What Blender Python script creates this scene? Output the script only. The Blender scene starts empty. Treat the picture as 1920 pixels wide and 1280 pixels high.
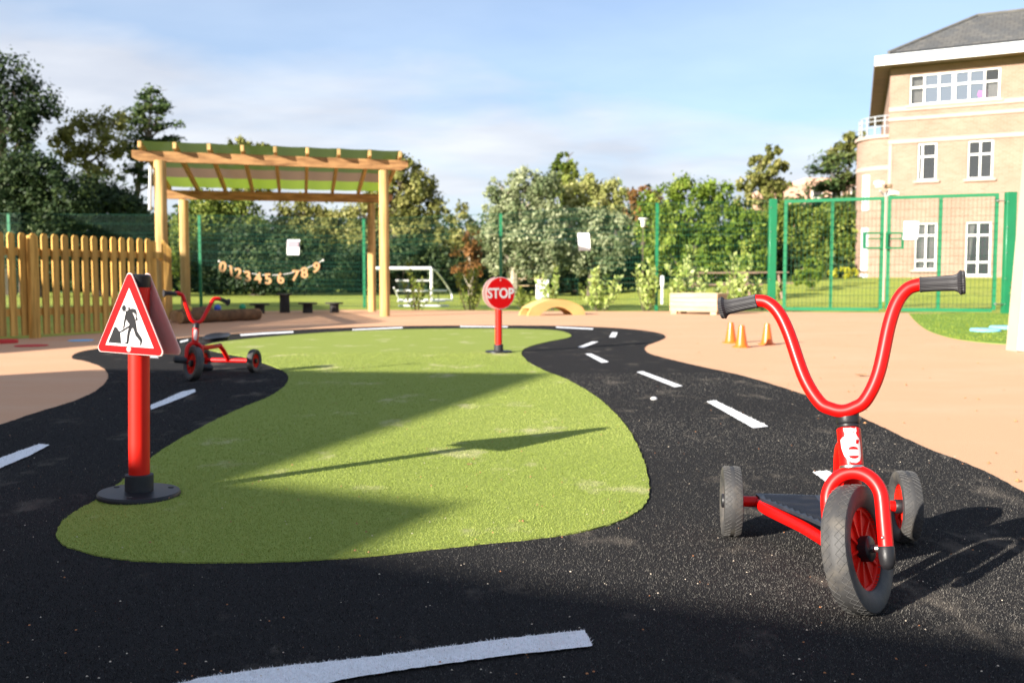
import bpy, bmesh, math, random
import numpy as np
from mathutils import Vector, Matrix
from mathutils.geometry import tessellate_polygon

# ---------------------------------------------------------------- camera, sky, sun
scene = bpy.context.scene
COL = scene.collection
FPX, CAMH = 1800.0, 0.6                      # focal length in pixels of a 1920 wide picture, eye height
PITCH = math.atan(119 / FPX)
cam_data = bpy.data.cameras.new("camera")
cam_data.sensor_width = 36
cam_data.lens = 36 * FPX / 1920
cam_data.clip_start = 0.05
cam_data.clip_end = 2000
cam_data.dof.use_dof = True
cam_data.dof.focus_distance = 1.95
cam_data.dof.aperture_fstop = 6.3
cam = bpy.data.objects.new("camera", cam_data)
COL.objects.link(cam)
cam.location = (0, 0, CAMH)
cam.rotation_euler = (math.pi / 2 - PITCH, 0, 0)
scene.camera = cam

SUN_EL = math.radians(18.5)
DX, DY = 0.758, 0.652                        # horizontal direction in which sunlight travels
world = bpy.data.worlds.new("World")
scene.world = world
world.use_nodes = True
wn, wl = world.node_tree.nodes, world.node_tree.links
wn.clear()
w_out = wn.new('ShaderNodeOutputWorld')
w_bg = wn.new('ShaderNodeBackground')
w_sky = wn.new('ShaderNodeTexSky')
w_sky.sky_type = 'NISHITA'
w_sky.sun_disc = False
w_sky.sun_elevation = SUN_EL
w_sky.sun_rotation = math.atan2(-DX, -DY)    # azimuth of the sun, clockwise from +Y
w_sky.air_density = 1.0
w_sky.dust_density = 0.6
w_sky.ozone_density = 4.5
w_bg.inputs['Strength'].default_value = 0.077

def wnode(t, **kw):
    n = wn.new(t)
    for k, v in kw.items(): setattr(n, k, v)
    return n
def wmath(op, a, b=None, clamp=False):
    n = wnode('ShaderNodeMath', operation=op, use_clamp=clamp)
    for i, v in enumerate((a, b)):
        if v is None: continue
        if isinstance(v, (int, float)): n.inputs[i].default_value = v
        else: wl.new(v, n.inputs[i])
    return n.outputs[0]
# thin clouds: noise on a flat layer overhead, perspective-compressed towards the horizon
tc = wnode('ShaderNodeTexCoord')
sep = wnode('ShaderNodeSeparateXYZ'); wl.new(tc.outputs['Generated'], sep.inputs[0])
el = wmath('MAXIMUM', sep.outputs[2], 0.0)
den = wmath('ADD', el, 0.14)
cx = wmath('DIVIDE', sep.outputs[0], den); cy = wmath('DIVIDE', sep.outputs[1], den)
comb = wnode('ShaderNodeCombineXYZ'); wl.new(cx, comb.inputs[0]); wl.new(cy, comb.inputs[1])
mp = wnode('ShaderNodeMapping'); wl.new(comb.outputs[0], mp.inputs[0])
mp.inputs['Rotation'].default_value = (0, 0, 0.5); mp.inputs['Scale'].default_value = (1.0, 1.25, 1); mp.inputs['Location'].default_value = (3.1, 0.4, 0)
nz = wnode('ShaderNodeTexNoise'); wl.new(mp.outputs[0], nz.inputs['Vector'])
nz.inputs['Scale'].default_value = 1.0; nz.inputs['Detail'].default_value = 9; nz.inputs['Roughness'].default_value = 0.52; nz.inputs['Distortion'].default_value = 0.35
# a bank of cloud reaching up from the west (left); its upper edge falls away to the right
azi = wmath('ARCTAN2', sep.outputs[0], sep.outputs[1])
edge = wmath('ADD', wmath('MULTIPLY', azi, -0.14), 0.185)
bank = wmath('MULTIPLY', wmath('SUBTRACT', edge, el), 7.0)
bankc = wmath('MAXIMUM', wmath('MINIMUM', bank, 0.27), -0.26)
cov = wmath('ADD', nz.outputs[0], bankc)
ramp = wnode('ShaderNodeValToRGB'); wl.new(cov, ramp.inputs[0])
ramp.color_ramp.elements[0].position = 0.44; ramp.color_ramp.elements[0].color = (0.38, 0.38, 0.38, 1)
ramp.color_ramp.elements[1].position = 0.78; ramp.color_ramp.elements[1].color = (0.92, 0.92, 0.92, 1)
nz2 = wnode('ShaderNodeTexNoise'); wl.new(mp.outputs[0], nz2.inputs['Vector'])
nz2.inputs['Scale'].default_value = 1.3; nz2.inputs['Detail'].default_value = 6
ccol = wnode('ShaderNodeMix', data_type='RGBA'); _cr = wnode('ShaderNodeMapRange'); _cr.inputs[1].default_value = .35; _cr.inputs[2].default_value = .65; wl.new(nz2.outputs[0], _cr.inputs[0]); wl.new(_cr.outputs[0], ccol.inputs[0])
ccol.inputs[6].default_value = (3.15, 3.35, 3.8, 1); ccol.inputs[7].default_value = (4.3, 4.4, 4.65, 1)
smix = wnode('ShaderNodeMix', data_type='RGBA')
wl.new(ramp.outputs[0], smix.inputs[0]); wl.new(w_sky.outputs[0], smix.inputs[6]); wl.new(ccol.outputs[2], smix.inputs[7])
wl.new(smix.outputs[2], w_bg.inputs['Color']); wl.new(w_bg.outputs[0], w_out.inputs[0])

sun_data = bpy.data.lights.new("sun", 'SUN')
sun_data.energy = 5.0
sun_data.angle = math.radians(0.55)
sun_data.color = (1.0, 0.93, 0.83)
sun = bpy.data.objects.new("sun", sun_data)
COL.objects.link(sun)
sun.location = (-20, -18, 12)
SUND = Vector((DX * math.cos(SUN_EL), DY * math.cos(SUN_EL), -math.sin(SUN_EL)))
sun.rotation_euler = SUND.to_track_quat('-Z', 'Y').to_euler()

scene.view_settings.view_transform = 'Standard'
scene.view_settings.look = 'None'
scene.view_settings.gamma = 1
scene.view_settings.use_curve_mapping = False
scene.view_settings.exposure = 1.55
scene.render.engine = 'CYCLES'
scene.cycles.max_bounces = 6
scene.cycles.transparent_max_bounces = 8

rnd = random.Random(5)
RS = np.random.default_rng(11)

# ---------------------------------------------------------------- picture geometry -> world
def ray(px, py):
    x, y = px - 960.0, -(py - 640.0)
    F = Vector((0, math.cos(PITCH), -math.sin(PITCH))); U = Vector((0, math.sin(PITCH), math.cos(PITCH)))
    return Vector((1, 0, 0)) * x + U * y + F * FPX
def G(px, py, z=0.0):
    d = ray(px, py); t = (z - CAMH) / d.z
    return Vector((0, 0, CAMH)) + d * t
def V(px, py, Y):
    d = ray(px, py); return Vector((0, 0, CAMH)) + d * (Y / d.y)

# ---------------------------------------------------------------- materials
MATS = {}
def nodes_of(name):
    m = bpy.data.materials.new(name); m.use_nodes = True
    nt = m.node_tree
    return m, nt.nodes, nt.links, nt.nodes['Principled BSDF']
def mk(name, col, rough=0.5, var=0.12, scale=8, bump=0.0, bscale=80, metal=0.0, coat=0.0, spec=0.5,
       col2=None, stretch=(1, 1, 1), detail=5, patch=None, pscale=1.0, ppos=(0.55, 0.7), pstretch=(1, 1, 1), bdist=0.002, rv=0.0):
    m, N, L, P = nodes_of(name)
    t = N.new('ShaderNodeTexCoord'); mpn = N.new('ShaderNodeMapping'); mpn.inputs['Scale'].default_value = stretch
    L.new(t.outputs['Object'], mpn.inputs[0])
    n = N.new('ShaderNodeTexNoise'); n.inputs['Scale'].default_value = scale; n.inputs['Detail'].default_value = detail
    n.inputs['Roughness'].default_value = 0.6
    L.new(mpn.outputs[0], n.inputs['Vector'])
    r = N.new('ShaderNodeValToRGB'); L.new(n.outputs[0], r.inputs[0])
    a = [c * (1 - var) for c in col]; b = [min(1, c * (1 + var)) for c in (col2 or col)]
    r.color_ramp.elements[0].position = 0.32; r.color_ramp.elements[1].position = 0.68
    r.color_ramp.elements[0].color = (*a, 1); r.color_ramp.elements[1].color = (*b, 1)
    out = r.outputs[0]
    if patch:
        m2 = N.new('ShaderNodeMapping'); m2.inputs['Scale'].default_value = pstretch; L.new(t.outputs['Object'], m2.inputs[0])
        n2 = N.new('ShaderNodeTexNoise'); n2.inputs['Scale'].default_value = pscale; n2.inputs['Detail'].default_value = 8; n2.inputs['Roughness'].default_value = 0.65
        L.new(m2.outputs[0], n2.inputs['Vector'])
        r2 = N.new('ShaderNodeValToRGB'); L.new(n2.outputs[0], r2.inputs[0])
        r2.color_ramp.elements[0].position, r2.color_ramp.elements[1].position = ppos
        r2.color_ramp.elements[0].color = (0, 0, 0, 1); v = patch[3] if len(patch) > 3 else 1; r2.color_ramp.elements[1].color = (v, v, v, 1)
        mx = N.new('ShaderNodeMix'); mx.data_type = 'RGBA'
        L.new(r2.outputs[0], mx.inputs[0]); L.new(out, mx.inputs[6]); mx.inputs[7].default_value = (*patch[:3], 1)
        out = mx.outputs[2]
    if rv:
        oi = N.new('ShaderNodeObjectInfo'); mr = N.new('ShaderNodeMapRange'); mr.inputs[3].default_value = 1 - rv; mr.inputs[4].default_value = 1 + rv * .6
        L.new(oi.outputs['Random'], mr.inputs[0]); vm = N.new('ShaderNodeVectorMath'); vm.operation = 'SCALE'; L.new(out, vm.inputs[0]); L.new(mr.outputs[0], vm.inputs['Scale']); out = vm.outputs[0]
    L.new(out, P.inputs['Base Color'])
    P.inputs['Roughness'].default_value = rough; P.inputs['Metallic'].default_value = metal
    P.inputs['Specular IOR Level'].default_value = spec
    P.inputs['Coat Weight'].default_value = coat; P.inputs['Coat Roughness'].default_value = 0.16
    if bump:
        nb = N.new('ShaderNodeTexNoise'); nb.inputs['Scale'].default_value = bscale; nb.inputs['Detail'].default_value = 4
        L.new(mpn.outputs[0], nb.inputs['Vector'])
        bp = N.new('ShaderNodeBump'); bp.inputs['Strength'].default_value = bump; bp.inputs['Distance'].default_value = bdist
        L.new(nb.outputs[0], bp.inputs['Height']); L.new(bp.outputs[0], P.inputs['Normal'])
    MATS[name] = m
    return m
def leafmat(name, c1, c2, c3, trans=0.38, rough=0.55, patch=None, pscale=1.0, ppos=(0.55, 0.7), pstretch=(1, 1, 1)):
    m, N, L, P = nodes_of(name)
    at = N.new('ShaderNodeAttribute'); at.attribute_name = 'tint'
    r = N.new('ShaderNodeValToRGB'); L.new(at.outputs['Fac'], r.inputs[0])
    e = r.color_ramp.elements; e[0].position = 0; e[1].position = 1; e[0].color = (*c1, 1); e[1].color = (*c3, 1)
    k = e.new(0.5); k.color = (*c2, 1)
    col = r.outputs[0]
    if patch:
        t = N.new('ShaderNodeTexCoord'); m2 = N.new('ShaderNodeMapping'); m2.inputs['Scale'].default_value = pstretch; L.new(t.outputs['Object'], m2.inputs[0])
        n2 = N.new('ShaderNodeTexNoise'); n2.inputs['Scale'].default_value = pscale; n2.inputs['Detail'].default_value = 8; n2.inputs['Roughness'].default_value = 0.65
        L.new(m2.outputs[0], n2.inputs['Vector'])
        r2 = N.new('ShaderNodeValToRGB'); L.new(n2.outputs[0], r2.inputs[0]); v = patch[3]
        r2.color_ramp.elements[0].position, r2.color_ramp.elements[1].position = ppos
        r2.color_ramp.elements[0].color = (0, 0, 0, 1); r2.color_ramp.elements[1].color = (v, v, v, 1)
        m3 = N.new('ShaderNodeMix'); m3.data_type = 'RGBA'; L.new(r2.outputs[0], m3.inputs[0]); L.new(col, m3.inputs[6]); m3.inputs[7].default_value = (*patch[:3], 1); col = m3.outputs[2]
    L.new(col, P.inputs['Base Color']); P.inputs['Roughness'].default_value = rough; P.inputs['Specular IOR Level'].default_value = 0.18
    if trans == 0: P.inputs['Specular IOR Level'].default_value = 0.08; P.inputs['Roughness'].default_value = 0.8
    tr = N.new('ShaderNodeBsdfTranslucent'); L.new(col, tr.inputs[0])
    mx = N.new('ShaderNodeMixShader'); mx.inputs[0].default_value = trans
    out = [x for x in N if x.type == 'OUTPUT_MATERIAL'][0]
    L.new(P.outputs[0], mx.inputs[1]); L.new(tr.outputs[0], mx.inputs[2]); L.new(mx.outputs[0], out.inputs[0])
    MATS[name] = m
    return m
mk('sand_rubber', (0.64, 0.365, 0.215), 0.95, 0.24, 330, 0.8, 260, spec=0.1, patch=(0.66, 0.42, 0.27, 0.7), pscale=0.9, ppos=(0.45, 0.75), pstretch=(1, 2.2, 1))
mk('road_carpet', (0.027, 0.026, 0.026), 0.95, 0.5, 500, 0.9, 420, spec=0.05, patch=(0.24, 0.205, 0.165, 0.55), pscale=4.2, ppos=(0.57, 0.74), pstretch=(1.0, 0.62, 1), bdist=0.004)
mk('turf', (0.27, 0.325, 0.07), 0.9, 0.22, 260, 0.9, 380, spec=0.1, patch=(0.56, 0.50, 0.30, 0.85), pscale=3.0, ppos=(0.575, 0.73), pstretch=(1.0, 0.7, 1), bdist=0.004)
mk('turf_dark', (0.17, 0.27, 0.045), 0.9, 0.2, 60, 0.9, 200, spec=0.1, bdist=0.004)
mk('lawn', (0.30, 0.345, 0.055), 0.95, 0.25, 3.5, 0.6, 30, spec=0.1, detail=9, patch=(0.40, 0.40, 0.11, 0.5), pscale=0.35, ppos=(0.4, 0.7), pstretch=(1, 1.8, 1), bdist=0.03)
mk('white_fibre', (0.84, 0.84, 0.84), 0.9, 0.06, 300, 0.8, 300, spec=0.2, patch=(0.45, 0.40, 0.34, 0.5), pscale=9, ppos=(0.55, 0.8))
mk('red_paint', (0.68, 0.0035, 0.0025), 0.40, 0.04, 6, coat=0.05, spec=0.3, patch=(0.45, 0.01, 0.008, 0.3), pscale=60, ppos=(0.6, 0.8), bump=0.02, bscale=40)
mk('red_plastic', (0.68, 0.012, 0.004), 0.48, 0.05, 6, coat=0.0, spec=0.3, bump=0.04, bscale=60)
mk('red_print', (0.68, 0.003, 0.005), 0.6, 0.04, 6, spec=0.2, patch=(0.75, 0.05, 0.045, 0.4), pscale=40, ppos=(0.68, 0.8), pstretch=(1, 1, 4))
mk('white_print', (0.80, 0.80, 0.79), 0.4, 0.03, 10)
mk('white_panel', (0.78, 0.66, 0.63), 0.5, 0.03, 10, coat=0.1)
mk('black_print', (0.018, 0.018, 0.02), 0.7, spec=0.12, var=0.1, scale=10)
mk('black_plastic', (0.014, 0.014, 0.016), 0.42, spec=0.3, var=0.2, scale=30, bump=0.15, bscale=250)
mk('black_rubber', (0.020, 0.020, 0.022), 0.62, 0.2, 40, 0.2, 300)
mk('tyre_rubber', (0.036, 0.035, 0.035), 0.62, 0.18, 25, 0.2, 300, patch=(0.17, 0.145, 0.11, 0.7), pscale=9, ppos=(0.48, 0.75))
mk('tread_rubber', (0.095, 0.092, 0.088), 0.75, 0.2, 60)
mk('grip_rubber', (0.024, 0.022, 0.024), 0.55, 0.15, 30)
mk('deck_plastic', (0.016, 0.019, 0.027), 0.5, 0.2, 30, coat=0.0, patch=(0.10, 0.09, 0.08, 0.35), pscale=20, ppos=(0.5, 0.75))
mk('steel', (0.55, 0.53, 0.50), 0.35, 0.1, 20, metal=1)
mk('cream', (0.62, 0.55, 0.40), 0.5, 0.1, 30)
mk('wood_post', (0.44, 0.265, 0.085), 0.8, 0.38, 22, 0.5, 80, stretch=(1, 1, 0.07), col2=(0.50, 0.32, 0.12), patch=(0.20, 0.12, 0.04, .8), pscale=9, ppos=(.66, .76), pstretch=(1, 1, .8), rv=.12)
mk('wood_beam', (0.36, 0.17, 0.058), 0.8, 0.38, 22, 0.5, 80, stretch=(0.07, 0.5, 1), col2=(0.43, 0.23, 0.09), patch=(0.18, 0.09, 0.03, .8), pscale=7, ppos=(.66, .76), rv=.1)
mk('picket_wood', (0.47, 0.245, 0.035), 0.8, 0.35, 26, 0.5, 80, stretch=(1, 1, 0.07), col2=(0.58, 0.33, 0.08), patch=(0.20, 0.11, 0.03, .8), pscale=11, ppos=(.66, .76), rv=.28)
mk('pale_wood', (0.42, 0.29, 0.165), 0.75, 0.2, 26, 0.4, 80, rv=.12, patch=(0.30, 0.18, 0.08, .7), pscale=9, ppos=(.68, .76), stretch=(0.08, 0.08, 1), col2=(0.50, 0.36, 0.22))
mk('arch_wood', (0.66, 0.42, 0.15), 0.6, 0.12, 8, 0.15, 60, stretch=(0.2, 1, 1))
mk('log_bark', (0.16, 0.08, 0.035), 0.95, 0.45, 12, 0.9, 40, bdist=0.01)
mk('log_end', (0.55, 0.37, 0.20), 0.85, 0.2, 30)
mk('dark_stump', (0.028, 0.024, 0.022), 0.85, 0.3, 12, 0.4, 40)
mk('green_paint', (0.008, 0.155, 0.062), 0.42, 0.08, 5, coat=0.15)
mk('green_wire', (0.006, 0.066, 0.038), 0.5, 0.08, 5)
mk('orange_plastic', (0.68, 0.125, 0.006), 0.35, 0.05, 5, coat=0.2)
mk('blue_foam', (0.20, 0.52, 0.78), 0.8, 0.06, 20)
mk('red_foam', (0.60, 0.035, 0.03), 0.7, 0.08, 20)
mk('ball_blue', (0.05, 0.12, 0.5), 0.3, 0.05, 5); mk('ball_green', (0.02, 0.32, 0.12), 0.3, 0.05, 5); mk('ball_yellow', (0.75, 0.5, 0.04), 0.3, 0.05, 5)
mk('paper', (0.80, 0.80, 0.81), 0.6, 0.03, 10); mk('paper_pink', (0.42, 0.26, 0.30), 0.6, 0.05, 10)
mk('number_wood', (0.45, 0.24, 0.10), 0.7, 0.12, 20)
mk('rope', (0.62, 0.60, 0.55), 0.9, 0.1, 50)
mk('white_metal', (0.80, 0.79, 0.77), 0.45, 0.04, 5)
mk('picnic_wood', (0.20, 0.13, 0.09), 0.85, 0.25, 10, 0.3, 40)
mk('stone_trim', (0.38, 0.30, 0.245), 0.8, 0.06, 3)
mk('fascia_white', (0.66, 0.66, 0.64), 0.5, 0.03, 3)
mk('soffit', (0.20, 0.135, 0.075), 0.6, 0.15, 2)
mk('lead_grey', (0.30, 0.32, 0.34), 0.6, 0.08, 3)
mk('window_white', (0.78, 0.77, 0.74), 0.5, 0.03, 5)
mk('curtain', (0.72, 0.70, 0.66), 0.9, 0.1, 6, stretch=(6, 6, 0.3))
mk('room_dark', (0.035, 0.03, 0.03), 0.9, 0.4, 1.5)
mk('glass_dark', (0.20, 0.22, 0.25), 0.08, 0.1, 3)
mk('dark_tile', (0.11, 0.105, 0.095), 0.85, 0.2, 2)
mk('pink_panel', (0.90, 0.70, 0.66), 0.6, 0.05, 10)
mk('magenta', (0.55, 0.12, 0.45), 0.8, 0.1, 3)
mk('far_brick', (0.60, 0.36, 0.26), 0.9, 0.08, 2)
mk('bark', (0.11, 0.085, 0.06), 0.95, 0.35, 12, 0.8, 30, stretch=(1, 1, 0.25), bdist=0.02)
mk('pale_bark', (0.42, 0.36, 0.27), 0.9, 0.25, 12, 0.5, 30, stretch=(1, 1, 0.4), bdist=0.01)
mk('crumb_pale', (0.62, 0.52, 0.40), 0.9, 0.2, 30); mk('crumb_orange', (0.45, 0.18, 0.07), 0.9, 0.2, 30)
mk('dry_leaf', (0.34, 0.17, 0.07), 0.9, 0.2, 30)

def brickmat(name, c1, c2, mort, bw, bh, rot):
    m, N, L, P = nodes_of(name)
    t = N.new('ShaderNodeTexCoord'); s = N.new('ShaderNodeSeparateXYZ'); L.new(t.outputs['Object'], s.inputs[0])
    ca, sa = math.cos(rot), math.sin(rot)
    def mul(a, k): n = N.new('ShaderNodeMath'); n.operation = 'MULTIPLY'; L.new(a, n.inputs[0]); n.inputs[1].default_value = k; return n.outputs[0]
    ad = N.new('ShaderNodeMath'); ad.operation = 'ADD'; L.new(mul(s.outputs[0], ca), ad.inputs[0]); L.new(mul(s.outputs[1], sa), ad.inputs[1])
    c = N.new('ShaderNodeCombineXYZ'); L.new(ad.outputs[0], c.inputs[0]); L.new(s.outputs[2], c.inputs[1])
    b = N.new('ShaderNodeTexBrick'); L.new(c.outputs[0], b.inputs['Vector'])
    b.inputs['Scale'].default_value = 1; b.inputs['Brick Width'].default_value = bw; b.inputs['Row Height'].default_value = bh
    b.inputs['Mortar Size'].default_value = 0.010
    b.inputs['Color1'].default_value = (*c1, 1); b.inputs['Color2'].default_value = (*c2, 1); b.inputs['Mortar'].default_value = (*mort, 1)
    n = N.new('ShaderNodeTexNoise'); L.new(c.outputs[0], n.inputs['Vector']); n.inputs['Scale'].default_value = 1.1; n.inputs['Detail'].default_value = 8
    mx = N.new('ShaderNodeMix'); mx.data_type = 'RGBA'; mx.blend_type = 'MULTIPLY'; mx.inputs[0].default_value = 0.45
    r = N.new('ShaderNodeValToRGB'); L.new(n.outputs[0], r.inputs[0]); r.color_ramp.elements[0].position = .3; r.color_ramp.elements[0].color = (.62, .58, .55, 1); r.color_ramp.elements[1].position = .65
    L.new(b.outputs[0], mx.inputs[6]); L.new(r.outputs[0], mx.inputs[7])
    L.new(mx.outputs[2], P.inputs['Base Color']); P.inputs['Roughness'].default_value = 0.9
    MATS[name] = m
brickmat('buff_brick', (0.335, 0.205, 0.150), (0.28, 0.162, 0.112), (0.31, 0.24, 0.19), 0.225, 0.075, -0.492)
brickmat('roof_tile', (0.075, 0.078, 0.080), (0.12, 0.115, 0.105), (0.035, 0.035, 0.035), 0.30, 0.16, -0.492)
brickmat('red_brick', (0.30, 0.13, 0.08), (0.24, 0.10, 0.07), (0.4, 0.35, 0.3), 0.225, 0.075, 0.7)

for _nm, _w in (('white_panel', .5), ('pink_panel', .7)):
    _m = MATS[_nm]; _N, _L = _m.node_tree.nodes, _m.node_tree.links; _P = _N['Principled BSDF']; _t = _N.new('ShaderNodeBsdfTranslucent'); _t.inputs[0].default_value = (.95, .74, .70, 1); _x = _N.new('ShaderNodeMixShader'); _x.inputs[0].default_value = _w; _L.new(_P.outputs[0], _x.inputs[1]); _L.new(_t.outputs[0], _x.inputs[2]); _L.new(_x.outputs[0], _N['Material Output'].inputs[0])
for _k, _c in (('white_print', (.95, .9, .88, 1)), ('red_print', (.95, .12, .10, 1))):
    _m = MATS[_k]; _N, _L = _m.node_tree.nodes, _m.node_tree.links; _P = _N['Principled BSDF']; _t = _N.new('ShaderNodeBsdfTranslucent'); _t.inputs[0].default_value = _c; _x = _N.new('ShaderNodeMixShader'); _x.inputs[0].default_value = .40; _L.new(_P.outputs[0], _x.inputs[1]); _L.new(_t.outputs[0], _x.inputs[2]); _L.new(_x.outputs[0], _N['Material Output'].inputs[0])
# window glass: dark, reflective
m, N, L, P = nodes_of('glass')
P.inputs['Base Color'].default_value = (0.06, 0.065, 0.07, 1); P.inputs['Roughness'].default_value = 0.05; P.inputs['Transmission Weight'].default_value = 0.0
P.inputs['Alpha'].default_value = 0.45; P.inputs['Specular IOR Level'].default_value = 0.8
MATS['glass'] = m
m, N, L, P = nodes_of('mirror_glass')
P.inputs['Base Color'].default_value = (0.26, 0.30, 0.35, 1); P.inputs['Metallic'].default_value = 0.7; P.inputs['Roughness'].default_value = 0.08
MATS['mirror_glass'] = m
# shade cloth: thin woven plastic, coloured green, brown, brighter green from front to back, lets light through
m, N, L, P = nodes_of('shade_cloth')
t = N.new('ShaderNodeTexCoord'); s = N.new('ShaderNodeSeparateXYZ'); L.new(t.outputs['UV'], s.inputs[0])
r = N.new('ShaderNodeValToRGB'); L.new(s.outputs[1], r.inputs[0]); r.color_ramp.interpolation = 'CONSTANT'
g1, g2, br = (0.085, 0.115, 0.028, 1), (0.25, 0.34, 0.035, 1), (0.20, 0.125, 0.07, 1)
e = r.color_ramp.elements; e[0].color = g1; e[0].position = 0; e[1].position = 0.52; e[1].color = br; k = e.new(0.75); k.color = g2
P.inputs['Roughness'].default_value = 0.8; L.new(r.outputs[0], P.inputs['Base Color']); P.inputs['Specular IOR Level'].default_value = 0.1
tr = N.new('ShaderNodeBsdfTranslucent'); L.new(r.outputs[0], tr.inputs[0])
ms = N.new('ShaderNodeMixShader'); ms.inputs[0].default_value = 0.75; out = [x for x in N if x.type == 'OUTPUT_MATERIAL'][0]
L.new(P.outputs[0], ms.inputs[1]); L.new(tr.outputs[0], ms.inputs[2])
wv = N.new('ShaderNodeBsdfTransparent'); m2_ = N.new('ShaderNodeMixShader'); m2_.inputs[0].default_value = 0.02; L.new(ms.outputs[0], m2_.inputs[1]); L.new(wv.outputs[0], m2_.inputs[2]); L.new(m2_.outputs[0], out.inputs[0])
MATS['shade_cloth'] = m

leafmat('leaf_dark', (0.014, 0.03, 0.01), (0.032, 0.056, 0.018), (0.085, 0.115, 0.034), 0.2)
leafmat('leaf_pine', (0.026, 0.052, 0.018), (0.075, 0.115, 0.034), (0.16, 0.19, 0.06), 0.2)
leafmat('leaf_mid', (0.06, 0.105, 0.016), (0.165, 0.215, 0.034), (0.33, 0.36, 0.08))
leafmat('leaf_olive', (0.085, 0.1, 0.022), (0.23, 0.23, 0.06), (0.43, 0.4, 0.14))
leafmat('leaf_bright', (0.07, 0.125, 0.014), (0.17, 0.245, 0.028), (0.34, 0.39, 0.08))
leafmat('leaf_silver', (0.12, 0.165, 0.07), (0.3, 0.335, 0.175), (0.54, 0.56, 0.35))
leafmat('leaf_gold', (0.22, 0.24, 0.06), (0.42, 0.42, 0.15), (0.64, 0.6, 0.28))
leafmat('leaf_orange', (0.130, 0.075, 0.020), (0.260, 0.120, 0.035), (0.380, 0.190, 0.070))
leafmat('leaf_laurel', (0.18, 0.27, 0.05), (0.36, 0.45, 0.11), (0.6, 0.66, 0.28), 0.35, 0.35)
leafmat('leaf_yellow', (0.300, 0.320, 0.020), (0.450, 0.430, 0.030), (0.600, 0.540, 0.060))
leafmat('blade_turf', (0.2, 0.265, 0.042), (0.29, 0.345, 0.072), (0.42, 0.45, 0.13), 0.25, patch=(0.56, 0.50, 0.30, 0.85), pscale=3.0, ppos=(0.575, 0.73), pstretch=(1.0, 0.7, 1))
leafmat('blade_road', (0.015, 0.014, 0.014), (0.052, 0.05, 0.047), (0.155, 0.145, 0.13), 0.0, 0.5, patch=(0.24, 0.205, 0.165, 0.55), pscale=4.2, ppos=(0.57, 0.74), pstretch=(1.0, 0.62, 1))
leafmat('blade_white', (0.74, 0.73, 0.73), (0.85, 0.85, 0.85), (0.9, 0.9, 0.9), 0.2)
leafmat('blade_lawn', (0.120, 0.180, 0.020), (0.200, 0.260, 0.030), (0.300, 0.340, 0.060), 0.25)

# ---------------------------------------------------------------- mesh builder
def frame_of(axis):
    a = Vector(axis).normalized()
    h = Vector((0, 0, 1)) if abs(a.z) < 0.9 else Vector((1, 0, 0))
    u = a.cross(h).normalized(); v = a.cross(u).normalized()
    return a, u, v
def catmull(pts, n=8, closed=False):
    P = [Vector(p) for p in pts]; out = []
    m = len(P); rng = range(m) if closed else range(m - 1)
    for i in rng:
        if closed: p0, p1, p2, p3 = P[(i - 1) % m], P[i], P[(i + 1) % m], P[(i + 2) % m]
        else: p0, p1, p2, p3 = P[max(i - 1, 0)], P[i], P[i + 1], P[min(i + 2, m - 1)]
        for k in range(n):
            t = k / n
            out.append(0.5 * ((2 * p1) + (p2 - p0) * t + (2 * p0 - 5 * p1 + 4 * p2 - p3) * t * t + (3 * p1 - p0 - 3 * p2 + p3) * t ** 3))
    if not closed: out.append(P[-1])
    return out
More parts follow.
